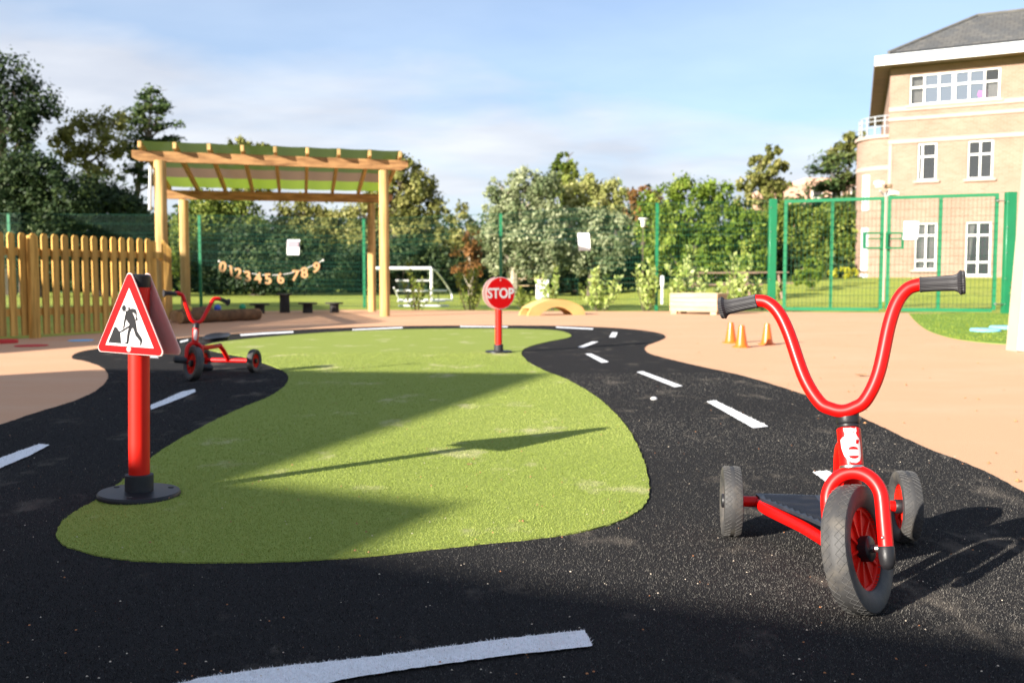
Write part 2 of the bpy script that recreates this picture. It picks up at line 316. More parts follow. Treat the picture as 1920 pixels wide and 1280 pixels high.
class MB:
    def __init__(s): s.v = []; s.f = []; s.uv = None
    def add(s, vs, fs):
        o = len(s.v); s.v += [tuple(x) for x in vs]; s.f += [tuple(i + o for i in f) for f in fs]; return s
    def box(s, c, size, X=(1, 0, 0), Y=(0, 1, 0), Z=(0, 0, 1), bev=0.0):
        c = Vector(c); X, Y, Z = Vector(X), Vector(Y), Vector(Z); a, b, d = size[0] / 2, size[1] / 2, size[2] / 2
        if bev <= 0:
            vs = [c + X * (i * a) + Y * (j * b) + Z * (k * d) for k in (-1, 1) for j in (-1, 1) for i in (-1, 1)]
            return s.add(vs, [(0, 2, 3, 1), (4, 5, 7, 6), (0, 1, 5, 4), (2, 6, 7, 3), (0, 4, 6, 2), (1, 3, 7, 5)])
        g = min(bev, a * .9, b * .9, d * .9); vs = []; idx = {}
        for k in (-1, 1):
            for j in (-1, 1):
                for i in (-1, 1):
                    for ax in range(3):
                        q = [a - g, b - g, d - g]; q[ax] += g
                        idx[(i, j, k, ax)] = len(vs); vs.append(c + X * (i * q[0]) + Y * (j * q[1]) + Z * (k * q[2]))
        fs = []
        for ax in range(3):
            o = [x for x in range(3) if x != ax]
            for sg in (-1, 1):
                loop = []
                for p, q in ((-1, -1), (1, -1), (1, 1), (-1, 1)):
                    t = [0, 0, 0]; t[ax] = sg; t[o[0]] = p; t[o[1]] = q; loop.append(idx[(*t, ax)])
                fs.append(tuple(loop))
        for ax in range(3):
            o = [x for x in range(3) if x != ax]
            for p in (-1, 1):
                for q in (-1, 1):
                    l = []
                    for sg, w in ((-1, o[0]), (-1, o[1]), (1, o[1]), (1, o[0])):
                        t = [0, 0, 0]; t[ax] = sg; t[o[0]] = p; t[o[1]] = q; l.append(idx[(*t, w)])
                    fs.append(tuple(l))
        for k in (-1, 1):
            for j in (-1, 1):
                for i in (-1, 1): fs.append((idx[(i, j, k, 0)], idx[(i, j, k, 1)], idx[(i, j, k, 2)]))
        return s.add(vs, fs)
    def tube(s, path, r, n=12, caps=True, flat=None):
        P = [Vector(p) for p in path]; m = len(P); R = r if isinstance(r, (list, tuple)) else [r] * m
        T = [(P[min(i + 1, m - 1)] - P[max(i - 1, 0)]).normalized() for i in range(m)]
        _, u, _ = frame_of(T[0]); vs = []; fs = []
        for i in range(m):
            u = (u - T[i] * u.dot(T[i])).normalized(); w = T[i].cross(u)
            for k in range(n):
                a = 2 * math.pi * k / n; vs.append(P[i] + (u * math.cos(a) + w * math.sin(a)) * R[i])
        for i in range(m - 1):
            for k in range(n):
                k2 = (k + 1) % n; fs.append((i * n + k, i * n + k2, (i + 1) * n + k2, (i + 1) * n + k))
        if caps: fs += [tuple(range(n - 1, -1, -1)), tuple((m - 1) * n + k for k in range(n))]
        return s.add(vs, fs)
    def lathe(s, prof, org, axis, n=32, wob=None, caps=True):
        a, u, v = frame_of(axis); org = Vector(org); vs = []; fs = []; m = len(prof)
        for (r, h) in prof:
            for k in range(n):
                t = 2 * math.pi * k / n; rr = r * (wob(k) if wob else 1)
                vs.append(org + a * h + (u * math.cos(t) + v * math.sin(t)) * rr)
        for i in range(m - 1):
            for k in range(n):
                k2 = (k + 1) % n; fs.append((i * n + k, (i + 1) * n + k, (i + 1) * n + k2, i * n + k2))
        if caps and prof[0][0] > 1e-6: fs.append(tuple(range(n)))
        if caps and prof[-1][0] > 1e-6: fs.append(tuple((m - 1) * n + k for k in range(n - 1, -1, -1)))
        return s.add(vs, fs)
    def prism(s, poly, f, d):                 # poly: 2D outline, f(x, y, h) -> point, d: (h0, h1)
        n = len(poly); vs = [f(x, y, d[0]) for x, y in poly] + [f(x, y, d[1]) for x, y in poly]
        tri = tessellate_polygon([[Vector((x, y, 0)) for x, y in poly]])
        fs = [tuple(t) for t in tri] + [tuple(i + n for i in reversed(t)) for t in tri]
        fs += [(i, (i + 1) % n, n + (i + 1) % n, n + i) for i in range(n)]
        return s.add(vs, fs)
    def ball(s, c, r, n=12, m=8, sc=(1, 1, 1)):
        c = Vector(c); vs = [c + Vector((0, 0, -r * sc[2]))]; fs = []
        for i in range(1, m):
            p = -math.pi / 2 + math.pi * i / m
            for k in range(n):
                a = 2 * math.pi * k / n
                vs.append(c + Vector((math.cos(p) * math.cos(a) * r * sc[0], math.cos(p) * math.sin(a) * r * sc[1], math.sin(p) * r * sc[2])))
        vs.append(c + Vector((0, 0, r * sc[2])))
        for k in range(n): fs.append((0, 1 + (k + 1) % n, 1 + k)); fs.append((len(vs) - 1, 1 + (m - 2) * n + k, 1 + (m - 2) * n + (k + 1) % n))
        for i in range(m - 2):
            for k in range(n): a, b = 1 + i * n, 1 + (i + 1) * n; fs.append((a + k, a + (k + 1) % n, b + (k + 1) % n, b + k))
        return s.add(vs, fs)
    def build(s, name, mat, parent=None, loc=None, smooth=40, label=None):
        if parent is not None:
            root = parent
            while root.parent: root = root.parent
            o0 = root.location.copy()
        else: o0 = Vector(loc) if loc is not None else Vector((0, 0, 0))
        me = bpy.data.meshes.new(name)
        me.from_pydata([tuple(Vector(v) - o0) for v in s.v], [], s.f)
        me.materials.append(MATS[mat])
        bm = bmesh.new(); bm.from_mesh(me); bmesh.ops.recalc_face_normals(bm, faces=bm.faces); bm.to_mesh(me); bm.free()
        if smooth:
            me.polygons.foreach_set('use_smooth', [True] * len(me.polygons)); me.set_sharp_from_angle(angle=math.radians(smooth))
        o = bpy.data.objects.new(name, me); COL.objects.link(o)
        if parent is not None: o.parent = parent
        else: o.location = o0
        if label: o['label'] = label
        return o
def thing(name, label, cat, loc, group=None):
    o = bpy.data.objects.new(name, None); COL.objects.link(o); o.location = loc; o.empty_display_size = 0.1
    o['label'] = label; o['category'] = cat
    if group: o['group'] = group
    return o
def tag(o, label, cat, group=None):
    o['label'] = label; o['category'] = cat
    if group: o['group'] = group
    return o
def struct(o): o['kind'] = 'structure'; return o
def copy_tree(o, parent=None):
    c = o.copy(); COL.objects.link(c)
    if parent is not None: c.parent = parent
    for ch in list(o.children): copy_tree(ch, c)
    return c

# fast mesh from numpy quads / triangles with a per-face 'tint'
def np_mesh(name, co, k, tint, mat, parent=None, org=(0, 0, 0)):
    n = len(co) // k
    me = bpy.data.meshes.new(name)
    me.vertices.add(n * k); me.vertices.foreach_set('co', (co - np.array(org)).astype(np.float32).ravel())
    me.loops.add(n * k); me.loops.foreach_set('vertex_index', np.arange(n * k, dtype=np.int32))
    me.polygons.add(n); me.polygons.foreach_set('loop_start', np.arange(0, n * k, k, dtype=np.int32))
    try: me.polygons.foreach_set('loop_total', np.full(n, k, dtype=np.int32))
    except Exception: pass
    at = me.attributes.new('tint', 'FLOAT', 'FACE'); at.data.foreach_set('value', np.clip(tint, 0, 1).astype(np.float32))
    me.materials.append(MATS[mat]); me.update(calc_edges=True)
    o = bpy.data.objects.new(name, me); COL.objects.link(o)
    if parent is not None: o.parent = parent
    else: o.location = org
    return o
def inpoly(x, y, poly):
    c = np.zeros(len(x), bool); n = len(poly)
    for i in range(n):
        x1, y1 = poly[i]; x2, y2 = poly[(i + 1) % n]
        if y1 == y2: continue
        m = ((y1 > y) != (y2 > y)) & (x < (x2 - x1) * (y - y1) / (y2 - y1) + x1)
        c ^= m
    return c

# ---------------------------------------------------------------- ground sheets
def ssx(t): t = np.clip(t, 0, 1); return t * t * (3 - 2 * t)
def lawn_h(x, y):
    return 0.62 * ssx((y - 18.5) / 17.0) * ssx((x - 2.0) / 7.0) - 0.006
def lh(x, y): return float(lawn_h(np.array(x, float), np.array(y, float)))
xs = np.concatenate([np.linspace(-500, -30, 8), np.linspace(-26, 44, 71), np.linspace(50, 500, 8)])
ys = np.concatenate([np.linspace(-80, 14, 6), np.linspace(16, 60, 45), np.linspace(70, 700, 10)])
mb = MB(); vs = [(x, y, lh(x, y)) for y in ys for x in xs]; nx = len(xs)
mb.add(vs, [(j * nx + i, j * nx + i + 1, (j + 1) * nx + i + 1, (j + 1) * nx + i) for j in range(len(ys) - 1) for i in range(nx - 1)])
struct(mb.build('lawn', 'lawn', smooth=60))

def sheet(name, poly, z, mat, thick=0.0):
    mb = MB(); n = len(poly)
    tri = tessellate_polygon([[Vector((p[0], p[1], 0)) for p in poly]])
    mb.add([(p[0], p[1], z) for p in poly], [tuple(t) for t in tri])
    if thick: mb.add([(p[0], p[1], z) for p in poly] + [(p[0], p[1], z - thick) for p in poly], [(i, (i + 1) % n, n + (i + 1) % n, n + i) for i in range(n)])
    return mb.build(name, mat, smooth=0)
def flip_up(o):
    me = o.data
    if me.polygons and me.polygons[0].normal.z < 0: me.flip_normals()
def gp(l, n=6, closed=True, jit=0.0):
    pts = catmull([G(*p) if len(p) == 2 else Vector((p[0], p[1], 0)) for p in l], n, closed)
    return [(p.x + rnd.uniform(-jit, jit), p.y + rnd.uniform(-jit, jit)) for p in pts]
FENCE_Y = lambda x: 17.55                       # line of the mesh fence
sand_poly = [(-14, -9), (14, -9), (14, 16.0)] + [tuple(G(q, r)[:2]) for q, r in ((1900, 589), (1700, 586), (1500, 584.5), (1320, 583.5), (1150, 583.5), (1000, 583), (900, 582), (740, 581), (640, 580.5), (500, 583), (430, 586), (322, 592))] + [(-4.9, 13.0), (-4.25, 10.9), (-4.98, 9.25), (-5.9, 7.3), (-14, 7.0)]
flip_up(struct(sheet('sand_coloured_safety_surface', sand_poly, 0.0, 'sand_rubber')))
road_px = [(0, 797), (60, 777), (140, 752), (180, 733), (199, 716), (203, 702), (190, 688), (160, 677), (136, 672), (140, 664), (165, 657), (240, 646), (340, 634), (440, 626), (540, 619), (650, 614.5), (760, 611.5), (880, 610.5), (1000, 610.5), (1100, 612.5), (1180, 617), (1232, 624), (1247, 631), (1238, 638), (1214, 647), (1208, 655), (1220, 664), (1260, 675), (1320, 689), (1400, 707), (1500, 738), (1580, 768), (1650, 800), (1730, 838), (1800, 865), (1860, 892), (1920, 925)]
road = [G(*p) for p in road_px] + [G(2010, 972), G(2130, 1040)] + [Vector(p) for p in ((2.3, 1.2, 0), (2.5, 0.3, 0), (2.0, -1.2, 0), (0.3, -1.9, 0), (-2.0, -1.4, 0), (-3.4, 0.2, 0), (-3.5, 1.8, 0))] + [G(-260, 862), G(-130, 832)]
road_poly = [(p.x + rnd.uniform(-.003, .003), p.y + rnd.uniform(-.003, .003)) for p in catmull(road, 10, True)]
o = struct(sheet('black_road', road_poly, 0.004, 'road_carpet', 0.004)); flip_up(o)
isl_px = [(105, 1005), (125, 975), (150, 958), (190, 935), (235, 900), (283, 862), (330, 830), (400, 792), (460, 764), (500, 748), (530, 729), (541, 712), (536, 700), (519, 691), (492, 681), (460, 671), (433, 666), (400, 659), (384, 652), (392, 646), (430, 640), (500, 633), (600, 625), (700, 620), (800, 617.5), (900, 617), (980, 617.5), (1040, 620), (1066, 626), (1068, 633), (1030, 641), (992, 651), (978, 662), (988, 678), (1020, 696), (1060, 712), (1110, 740), (1150, 774), (1180, 810), (1200, 850), (1212, 885), (1217, 920), (1212, 945), (1190, 966), (1150, 985), (1080, 1003), (1000, 1014), (900, 1024), (800, 1035), (700, 1046), (600, 1054), (500, 1058), (400, 1059), (300, 1058), (220, 1052), (160, 1040), (120, 1025)]
isl_poly = gp(isl_px, 8, True, 0.0025)
flip_up(struct(sheet('green_turf_island', isl_poly, 0.0075, 'turf', 0.0035)))
rg = [(1704, 588), (1714, 600), (1735, 617), (1765, 629), (1800, 637), (1850, 643), (1905, 647), (1990, 655)]
rgp = catmull([G(*p) for p in rg], 6) + [Vector((9.5, 8.5, 0)), Vector((9.5, 16.25, 0))]
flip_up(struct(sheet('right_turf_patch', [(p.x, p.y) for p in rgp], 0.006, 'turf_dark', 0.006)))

dashes = [
    [(310, 1300), (370, 1281), (500, 1262), (600, 1251), (700, 1240), (800, 1226), (900, 1212), (960, 1204), (1095, 1189), (1104, 1203), (1112, 1220), (960, 1236), (850, 1251), (740, 1267), (640, 1283), (560, 1303)],
    [(-60, 888), (0, 863), (40, 848), (75, 836), (93, 838), (60, 856), (0, 882), (-60, 905)],
    [(283, 762), (312, 750), (340, 737), (365, 732), (367, 737), (345, 747), (320, 757), (283, 771)],
    [(280, 672), (285, 667.5), (291, 668), (298, 673)],
    [(337, 641), (353, 637.5), (353, 640), (339, 644)],
    [(450, 628), (500, 624.5), (550, 622), (550, 625), (500, 627.5), (452, 631)],
    [(660, 618.3), (755, 614), (755, 616.5), (661, 620.3)],
    [(862, 612), (952, 612.6), (952, 614.8), (863, 614.2)],
    [(1042, 613.2), (1113, 616.6), (1111, 619), (1043, 615.6)],
    [(1142, 633.5), (1148, 624), (1158, 624.5), (1154, 633.5)],
    [(1083, 652.5), (1110, 642), (1122, 642), (1095, 653)],
    [(1097, 665), (1108, 664.5), (1142, 680.5), (1128, 682)],
    [(1193, 699.5), (1205, 698), (1280, 726), (1265, 728.5)],
    [(1325, 756), (1341, 753.5), (1441, 803), (1412, 806)],
    [(1523, 889), (1553, 887), (1640, 945), (1606, 950)]]
dash_polys = []
for i, d in enumerate(dashes):
    pts = [G(*p) for p in d]; q = []
    for a, b in zip(pts, pts[1:] + pts[:1]):
        L_ = (b - a).length; k = max(1, int(L_ / 0.012))
        for j in range(k): w = a.lerp(b, j / k); q.append((w.x + rnd.uniform(-.0018, .0018), w.y + rnd.uniform(-.0018, .0018)))
    dash_polys.append(q)
    flip_up(struct(sheet('road_marking', q, 0.0085, 'white_fibre')))

# pile of the carpet: real fibres, thicker on the ground the closer it lies
def blades(name, n, y0, y1, polys, holes, z, h, w, mat, xr=0.62, xpad=0.45, lean=0.55, tint=0.5, spread=0.28, pw=1.6):
    u = RS.random(n); e = 1 - pw
    y = (y0 ** e + u * (y1 ** e - y0 ** e)) ** (1 / e)
    x = (RS.random(n) * 2 - 1) * (xr * y + xpad)
    ok = np.zeros(n, bool)
    for p in polys: ok |= inpoly(x, y, p)
    for p in holes: ok &= ~inpoly(x, y, p)
    x, y = x[ok], y[ok]; n = len(x)
    sc = np.clip(0.75 + 0.16 * y, 1, 2.0) * RS.uniform(.6, 1.25, n)
    a = RS.uniform(0, 2 * np.pi, n); wv = np.stack([np.cos(a), np.sin(a), np.zeros(n)], 1) * (w * sc * .5)[:, None]
    b = RS.uniform(0, 2 * np.pi, n); ln = RS.uniform(0, lean, n) * h * sc
    base = np.stack([x, y, np.full(n, z)], 1)
    tip = base + np.stack([np.cos(b) * ln, np.sin(b) * ln, h * sc * RS.uniform(.6, 1, n)], 1)
    co = np.stack([base - wv, base + wv, tip], 1).reshape(-1, 3)
    big = 0.12 * np.sin(x * 2.1 + 1.3 * np.sin(y * 1.7)) + 0.1 * np.sin(y * 3.7 + x)
    o = np_mesh(name, co, 3, tint + big + RS.normal(0, spread, n), mat)
    o['kind'] = 'stuff'; return o
blades('turf_fibres', 700000, 1.9, 7.6, [isl_poly], [], 0.0070, 0.0042, 0.0016, 'blade_turf', lean=.9, spread=.2)
blades('road_fibres', 520000, 1.35, 6.0, [road_poly], [isl_poly] + dash_polys, 0.003, 0.0044, 0.0016, 'blade_road', tint=0.42, lean=.9)
blades('marking_fibres', 700000, 1.3, 5.0, dash_polys[:3] + dash_polys[12:], [], 0.0075, 0.0055, 0.0018, 'blade_white', lean=1.0)
blades('right_turf_fibres', 60000, 9.0, 16.2, [[(p.x, p.y) for p in rgp]], [], 0.005, 0.009, 0.005, 'blade_lawn', xpad=0.3, lean=.9)

# crumbs and grit scattered over the black carpet
def crumbs(name, n, mat, lab, r0, r1, poly=None, y0=1.35, yr=4.2, z=.011):
    mb = MB()
    for _ in range(n):
        for _t in range(20):
            y = y0 + rnd.random() ** 1.6 * yr; x = rnd.uniform(-.6, .6) * y
            if inpoly(np.array([x]), np.array([y]), poly or road_poly)[0]: break
        r = rnd.uniform(r0, r1); a = rnd.uniform(0, 6.28); c = Vector((x, y, z))
        q = [c + Vector((math.cos(a + k * 1.57) * r * rnd.uniform(.6, 1.2), math.sin(a + k * 1.57) * r * rnd.uniform(.6, 1.2), 0)) for k in range(4)]
        mb.add(q + [c + Vector((0, 0, r * .8))], [(0, 1, 4), (1, 2, 4), (2, 3, 4), (3, 0, 4), (3, 2, 1, 0)])
    o = mb.build(name, mat, smooth=0); o['kind'] = 'stuff'; return o
crumbs('pale_grit', 340, 'crumb_pale', '', .0008, .0024)
crumbs('orange_grit', 130, 'crumb_orange', '', .001, .0028)
crumbs('leaf_litter', 90, 'dry_leaf', '', .004, .011, [tuple(G(*q)[:2]) for q in ((1260, 680), (1500, 745), (1915, 930), (1915, 650), (1720, 612), (1450, 592), (1150, 592), (1250, 625))], 2.8, 12.0, .002)
crumbs('turf_litter', 60, 'dry_leaf', '', .002, .005, isl_poly, 2.0, 5.0, .012)
mb = MB(); p = G(1226, 747, .01); mb.ball(p, .016, 9, 6, (1.1, .8, .6)); tag(mb.build('pebble', 'white_print', loc=p), 'small white pebble lying on the black road right of the green island', 'pebble')
def dryleaf(px, py, s, lab):
    p = G(px, py, .004); mb = MB(); n = 7
    a0 = rnd.uniform(0, 6); vs = [p + Vector((0, 0, .004))]
    for k in range(10):
        a = a0 + k * .628; rr = s * (1 if k % 2 else .62) * rnd.uniform(.8, 1.1); vs.append(p + Vector((math.cos(a) * rr, math.sin(a) * rr * .7, .003 + .25 * s * rnd.random())))
    mb.add(vs, [(0, 1 + k, 1 + (k + 1) % 10) for k in range(10)])
    tag(mb.build('fallen_leaf', 'dry_leaf', loc=p, smooth=0), lab, 'leaf')
dryleaf(1615, 704, .045, 'dry brown leaf on the sand surface between the scooter handlebars')
dryleaf(880, 872, .012, 'tiny brown leaf on the sunlit turf in front of the sign shadow')

# ---------------------------------------------------------------- school buildings behind the viewpoint (they cast the long shade)
d2 = Vector((DX, DY, 0)); n2 = Vector((DY, -DX, 0)); TE = math.tan(SUN_EL); BACK = 6.0
def caster(prof, name, label):
    org = d2 * -BACK + n2 * prof[0][0]
    t = thing(name, label, 'building', (org.x, org.y, 0))
    poly = [(u, (s + BACK) * TE) for u, s in prof]
    full = [(poly[0][0], -.2)] + poly + [(poly[-1][0], -.2)]
    f = lambda u, z, h: n2 * u - d2 * (BACK + h) + Vector((0, 0, z))
    mb = MB(); mb.prism(full, f, (0, 5.0)); w = mb.build('wall', 'red_brick', t, smooth=0)
    r = MB()
    for (ua, za), (ub, zb) in zip(poly, poly[1:]):
        vs = [f(ua, za + .003, .02), f(ub, zb + .003, .02), f(ub, zb + .003, 5.05), f(ua, za + .003, 5.05)]
        vs += [v - Vector((0, 0, .05)) for v in vs]; vs = [v - Vector((0, 0, 0)) for v in vs]
        r.add(vs, [(0, 1, 2, 3), (7, 6, 5, 4), (0, 4, 5, 1), (1, 5, 6, 2), (2, 6, 7, 3), (3, 7, 4, 0)])
    r.build('roof', 'lead_grey', t, smooth=0)
    u = min(poly[0][0], poly[-1][0]) + 1.0
    while u < max(poly[0][0], poly[-1][0]) - 1.4:
        m_ = MB(); m_.box(f(u + .5, 1.25, -.01), (1.0, .05, .9), n2, d2); fr = m_.build('window', 'window_white', t, smooth=0)
        m_ = MB(); m_.box(f(u + .5, 1.25, -.045), (.88, .02, .78), n2, d2); m_.build('pane', 'room_dark', fr, smooth=0)
        u += 2.1
caster([(5.0, 2.1), (1.5, 1.95), (-.64, 1.66), (-1.34, 1.28), (-1.76, 1.11), (-1.97, 1.55), (-2.64, 1.24), (-4.34, 4.10), (-6.55, 2.0)], 'school_building', 'low gabled brick school block behind the viewpoint that shades the foreground')
caster([(-8.45, 1.9), (-8.93, 2.85), (-12, 6.0), (-14, 8.1), (-16.1, 9.5), (-22, 12.0)], 'school_building', 'taller brick school block beyond the left edge that shades the picket fence')

# ---------------------------------------------------------------- far building on the right
BY = 38.0
uB = Vector((0.881, -0.473, 0)); vB = Vector((0.336, 0.942, 0))
P0 = V(1660, 521, BY); P0.z = 0
nB = Vector((-0.473, -0.881, 0))             # facade normal towards the viewer
def FA(px, py):
    d = ray(px, py); o0 = Vector((0, 0, CAMH)); t = (P0 - o0).dot(nB) / d.dot(nB); p = o0 + d * t
    return (p - P0).dot(uB), p.z
def bp(s, z, out=0.0): return P0 + uB * s + nB * out + Vector((0, 0, z))
B = thing('school_house', 'three storey buff brick building with grey hipped roof and white fascia at right', 'building', P0)
windows = []                                  # s0, s1, z0, z1, [vertical splits], [horizontal splits], kind
def win_px(x0, x1, yt, yb, vs_, hs, kind):
    s0, zt = FA(x0, yt); s1, _ = FA(x1, yt); _, zb = FA(x0, yb)
    windows.append((s0, s1, zb, zt, vs_, hs, kind))
win_px(1706, 1876, 141, 198, [1 / 6, 2 / 6, 3 / 6, 4 / 6, 5 / 6], [.42], 'strip')
win_px(1721, 1757, 269, 339, [.25], [.36], 'dark')
win_px(1815, 1863, 264, 336, [.5], [.36], 'dark')
win_px(1716, 1757, 418, 506, [.5], [.27, .80], 'curtain')
win_px(1811, 1859, 416, 517, [.5], [.25, .75], 'dark')
for s0 in (8.6, 11.2):
    for zb, zt in ((1.0, 2.9), (4.55, 6.0)): windows.append((s0, s0 + 1.0, zb, zt, [.5], [.3], 'dark'))
ZT = 8.72; S1, DEP = 24.0, 15.0
# front wall: built around the openings
cuts_s = sorted({0.0, S1} | {round(w[0], 4) for w in windows} | {round(w[1], 4) for w in windows})
cuts_z = sorted({-0.4, ZT} | {round(w[2], 4) for w in windows} | {round(w[3], 4) for w in windows})
mb = MB()
for a, b in zip(cuts_s, cuts_s[1:]):
    run = None
    for c, d in zip(cuts_z, cuts_z[1:]):
        sm, zm = (a + b) / 2, (c + d) / 2
        hole = any(w[0] < sm < w[1] and w[2] < zm < w[3] for w in windows)
        if not hole:
            if run is None: run = [c, d]
            else: run[1] = d
        if hole or d == cuts_z[-1]:
            if run: mb.box(bp((a + b) / 2, (run[0] + run[1]) / 2, -.15), (b - a, .3, run[1] - run[0]), uB, -nB); run = None
mb.box(P0 + vB * (DEP / 2) + uB * .15 + Vector((0, 0, ZT / 2 - .2)), (DEP - .34, .3, ZT + .4), vB, uB)
mb.build('wall', 'buff_brick', B, smooth=0)
mb = MB(); mb.box(bp(S1 / 2, ZT / 2, -1.2), (S1 - 1, .1, ZT - .5), uB, -nB); mb.build('dark_interior', 'room_dark', B, smooth=0)
for (ya, yb) in ((203, 211.5), (222.5, 229), (264, 271.5)):
    _, za = FA(1660, ya); _, zb = FA(1660, yb); mb = MB(); mb.box(bp(S1 / 2 - .02, (za + zb) / 2, .028), (S1, .05, za - zb), uB, -nB); mb.build('stone_band', 'stone_trim', B, smooth=0)
mb = MB(); mb.box(bp(.06, 3.0, .012), (.12, .02, 5.7), uB, -nB); mb.build('corner_strip', 'stone_trim', B, smooth=0)
for (s0, s1, z0, z1, vs_, hs, kind) in windows:
    fr = MB(); t_ = .055; W_, H_ = s1 - s0, z1 - z0
    for sx in (s0 + t_ / 2, s1 - t_ / 2): fr.box(bp(sx, (z0 + z1) / 2, -.10), (t_, .08, H_), uB, -nB)
    for zx in (z0 + t_ / 2, z1 - t_ / 2): fr.box(bp((s0 + s1) / 2, zx, -.10), (W_ - 2 * t_, .08, t_), uB, -nB)
    for i, q in enumerate(vs_): fr.box(bp(s0 + q * W_, (z0 + z1) / 2, -.099), (.13 if kind == 'strip' and i == 2 else .06, .07, H_ - 2 * t_), uB, -nB)
    for q in hs: fr.box(bp((s0 + s1) / 2, z1 - q * H_, -.098), (W_ - 2 * t_, .066, .06), uB, -nB)
    f_ = fr.build('window', 'window_white', B, smooth=0)
    m_ = MB(); m_.box(bp((s0 + s1) / 2, z0 - .05, .03), (W_ + .24, .14, .09), uB, -nB); m_.build('sill', 'stone_trim', f_, smooth=0)
    ss_ = [0] + vs_ + [1]; zz_ = [0] + hs + [1]
    for a, b in zip(ss_, ss_[1:]):
        for c, d in zip(zz_, zz_[1:]):
            m_ = MB(); m_.box(bp(s0 + (a + b) / 2 * W_, z1 - (c + d) / 2 * H_, -.12), ((b - a) * W_, .008, (d - c) * H_), uB, -nB); m_.build('pane', 'mirror_glass' if kind == 'strip' and 0 < a < .8 else 'glass', f_, smooth=0)
    if kind == 'curtain':
        for q0, q1 in ((.04, .42), (.58, .96)):
            m_ = MB(); k = 10; pts = [(s0 + (q0 + (q1 - q0) * j / k) * W_, .04 * (j % 2)) for j in range(k + 1)]
            m_.add([bp(a, z1 - .05, -.25 - b) for a, b in pts] + [bp(a, z0 + .05, -.25 - b) for a, b in pts], [(j, j + 1, k + 2 + j, k + 1 + j) for j in range(k)]); m_.build('curtain', 'curtain', f_, smooth=0)
    if kind == 'dark' and z0 < 2:
        m_ = MB(); m_.add([bp(s0 + .06, z1 - .1, -.25), bp(s0 + .35 * W_, z1 - .1, -.25), bp(s0 + .14 * W_, z0 + .3, -.28), bp(s0 + .06, z0 + .3, -.28)], [(0, 1, 2, 3)]); m_.build('curtain', 'curtain', f_, smooth=0)
    if kind == 'strip':
        m_ = MB(); m_.box(bp(s0 + .93 * W_, z0 + .30 * H_, -.22), (.12 * W_, .01, .55 * H_), uB, -nB); m_.build('blind', 'window_white', f_, smooth=0)
        m_ = MB(); m_.ball(bp(s0 + .80 * W_, z0 + .2 * H_, -.35), .28, 8, 6); m_.build('magenta_cushion', 'magenta', f_)
        m_ = MB(); m_.box(bp(s0 + .08 * W_, z0 + .45 * H_, -.3), (.14 * W_, .01, .8 * H_), uB, -nB); m_.build('blind', 'curtain', f_, smooth=0)
# eaves and roof
OV, OU = .75, .55
def rp(s, t, z): return P0 + uB * s + vB * t + Vector((0, 0, z))
mb = MB(); corners = [(-OU, -OV), (S1, -OV), (S1, DEP), (-OU, DEP)]
mb.add([rp(a, b, 8.74) for a, b in corners] + [rp(a, b, 8.80) for a, b in corners], [(0, 1, 2, 3), (7, 6, 5, 4), (0, 4, 5, 1), (1, 5, 6, 2), (2, 6, 7, 3), (3, 7, 4, 0)])
mb.build('soffit', 'soffit', B, smooth=0)
mb = MB(); mb.box(rp((S1 - OU) / 2, -OV - .03, 8.90), (S1 + OU + .1, .06, .36), uB, vB); mb.build('fascia', 'fascia_white', B, smooth=0)
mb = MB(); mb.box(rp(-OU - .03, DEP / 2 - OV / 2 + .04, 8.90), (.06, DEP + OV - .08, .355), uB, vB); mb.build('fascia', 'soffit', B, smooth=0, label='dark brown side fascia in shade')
mb = MB(); a = [(-OU, -OV, 9.085), (S1, -OV, 9.085), (S1, DEP, 9.085), (-OU, DEP, 9.085)]; b = [(.05, -.05, 9.28), (S1, -.05, 9.28), (S1, DEP, 9.28), (.05, DEP, 9.28)]
mb.add([rp(*q) for q in a + b], [(0, 1, 5, 4), (1, 2, 6, 5), (2, 3, 7, 6), (3, 0, 4, 7), (3, 2, 1, 0)]); mb.build('lead_gutter', 'lead_grey', B, smooth=0)
mb = MB(); a = [(-.1, -.2, 9.29), (S1, -.2, 9.29), (S1, DEP, 9.29), (-.1, DEP, 9.29)]; b = [(3.33, 3.33, 11.15), (S1, 3.33, 11.15), (S1, DEP, 11.15), (3.33, DEP, 11.15)]
mb.add([rp(*q) for q in a + b], [(0, 1, 5, 4), (1, 2, 6, 5), (2, 3, 7, 6), (3, 0, 4, 7), (3, 2, 1, 0), (4, 5, 6, 7)]); rf = mb.build('roof', 'roof_tile', B, smooth=0)
mb = MB(); mb.tube([rp(-.1, -.2, 9.31), rp(3.33, 3.33, 11.17)], .07, 6); mb.tube([rp(3.33, 3.33, 11.17), rp(S1, 3.33, 11.17)], .07, 6); mb.build('ridge_tiles', 'dark_tile', rf)
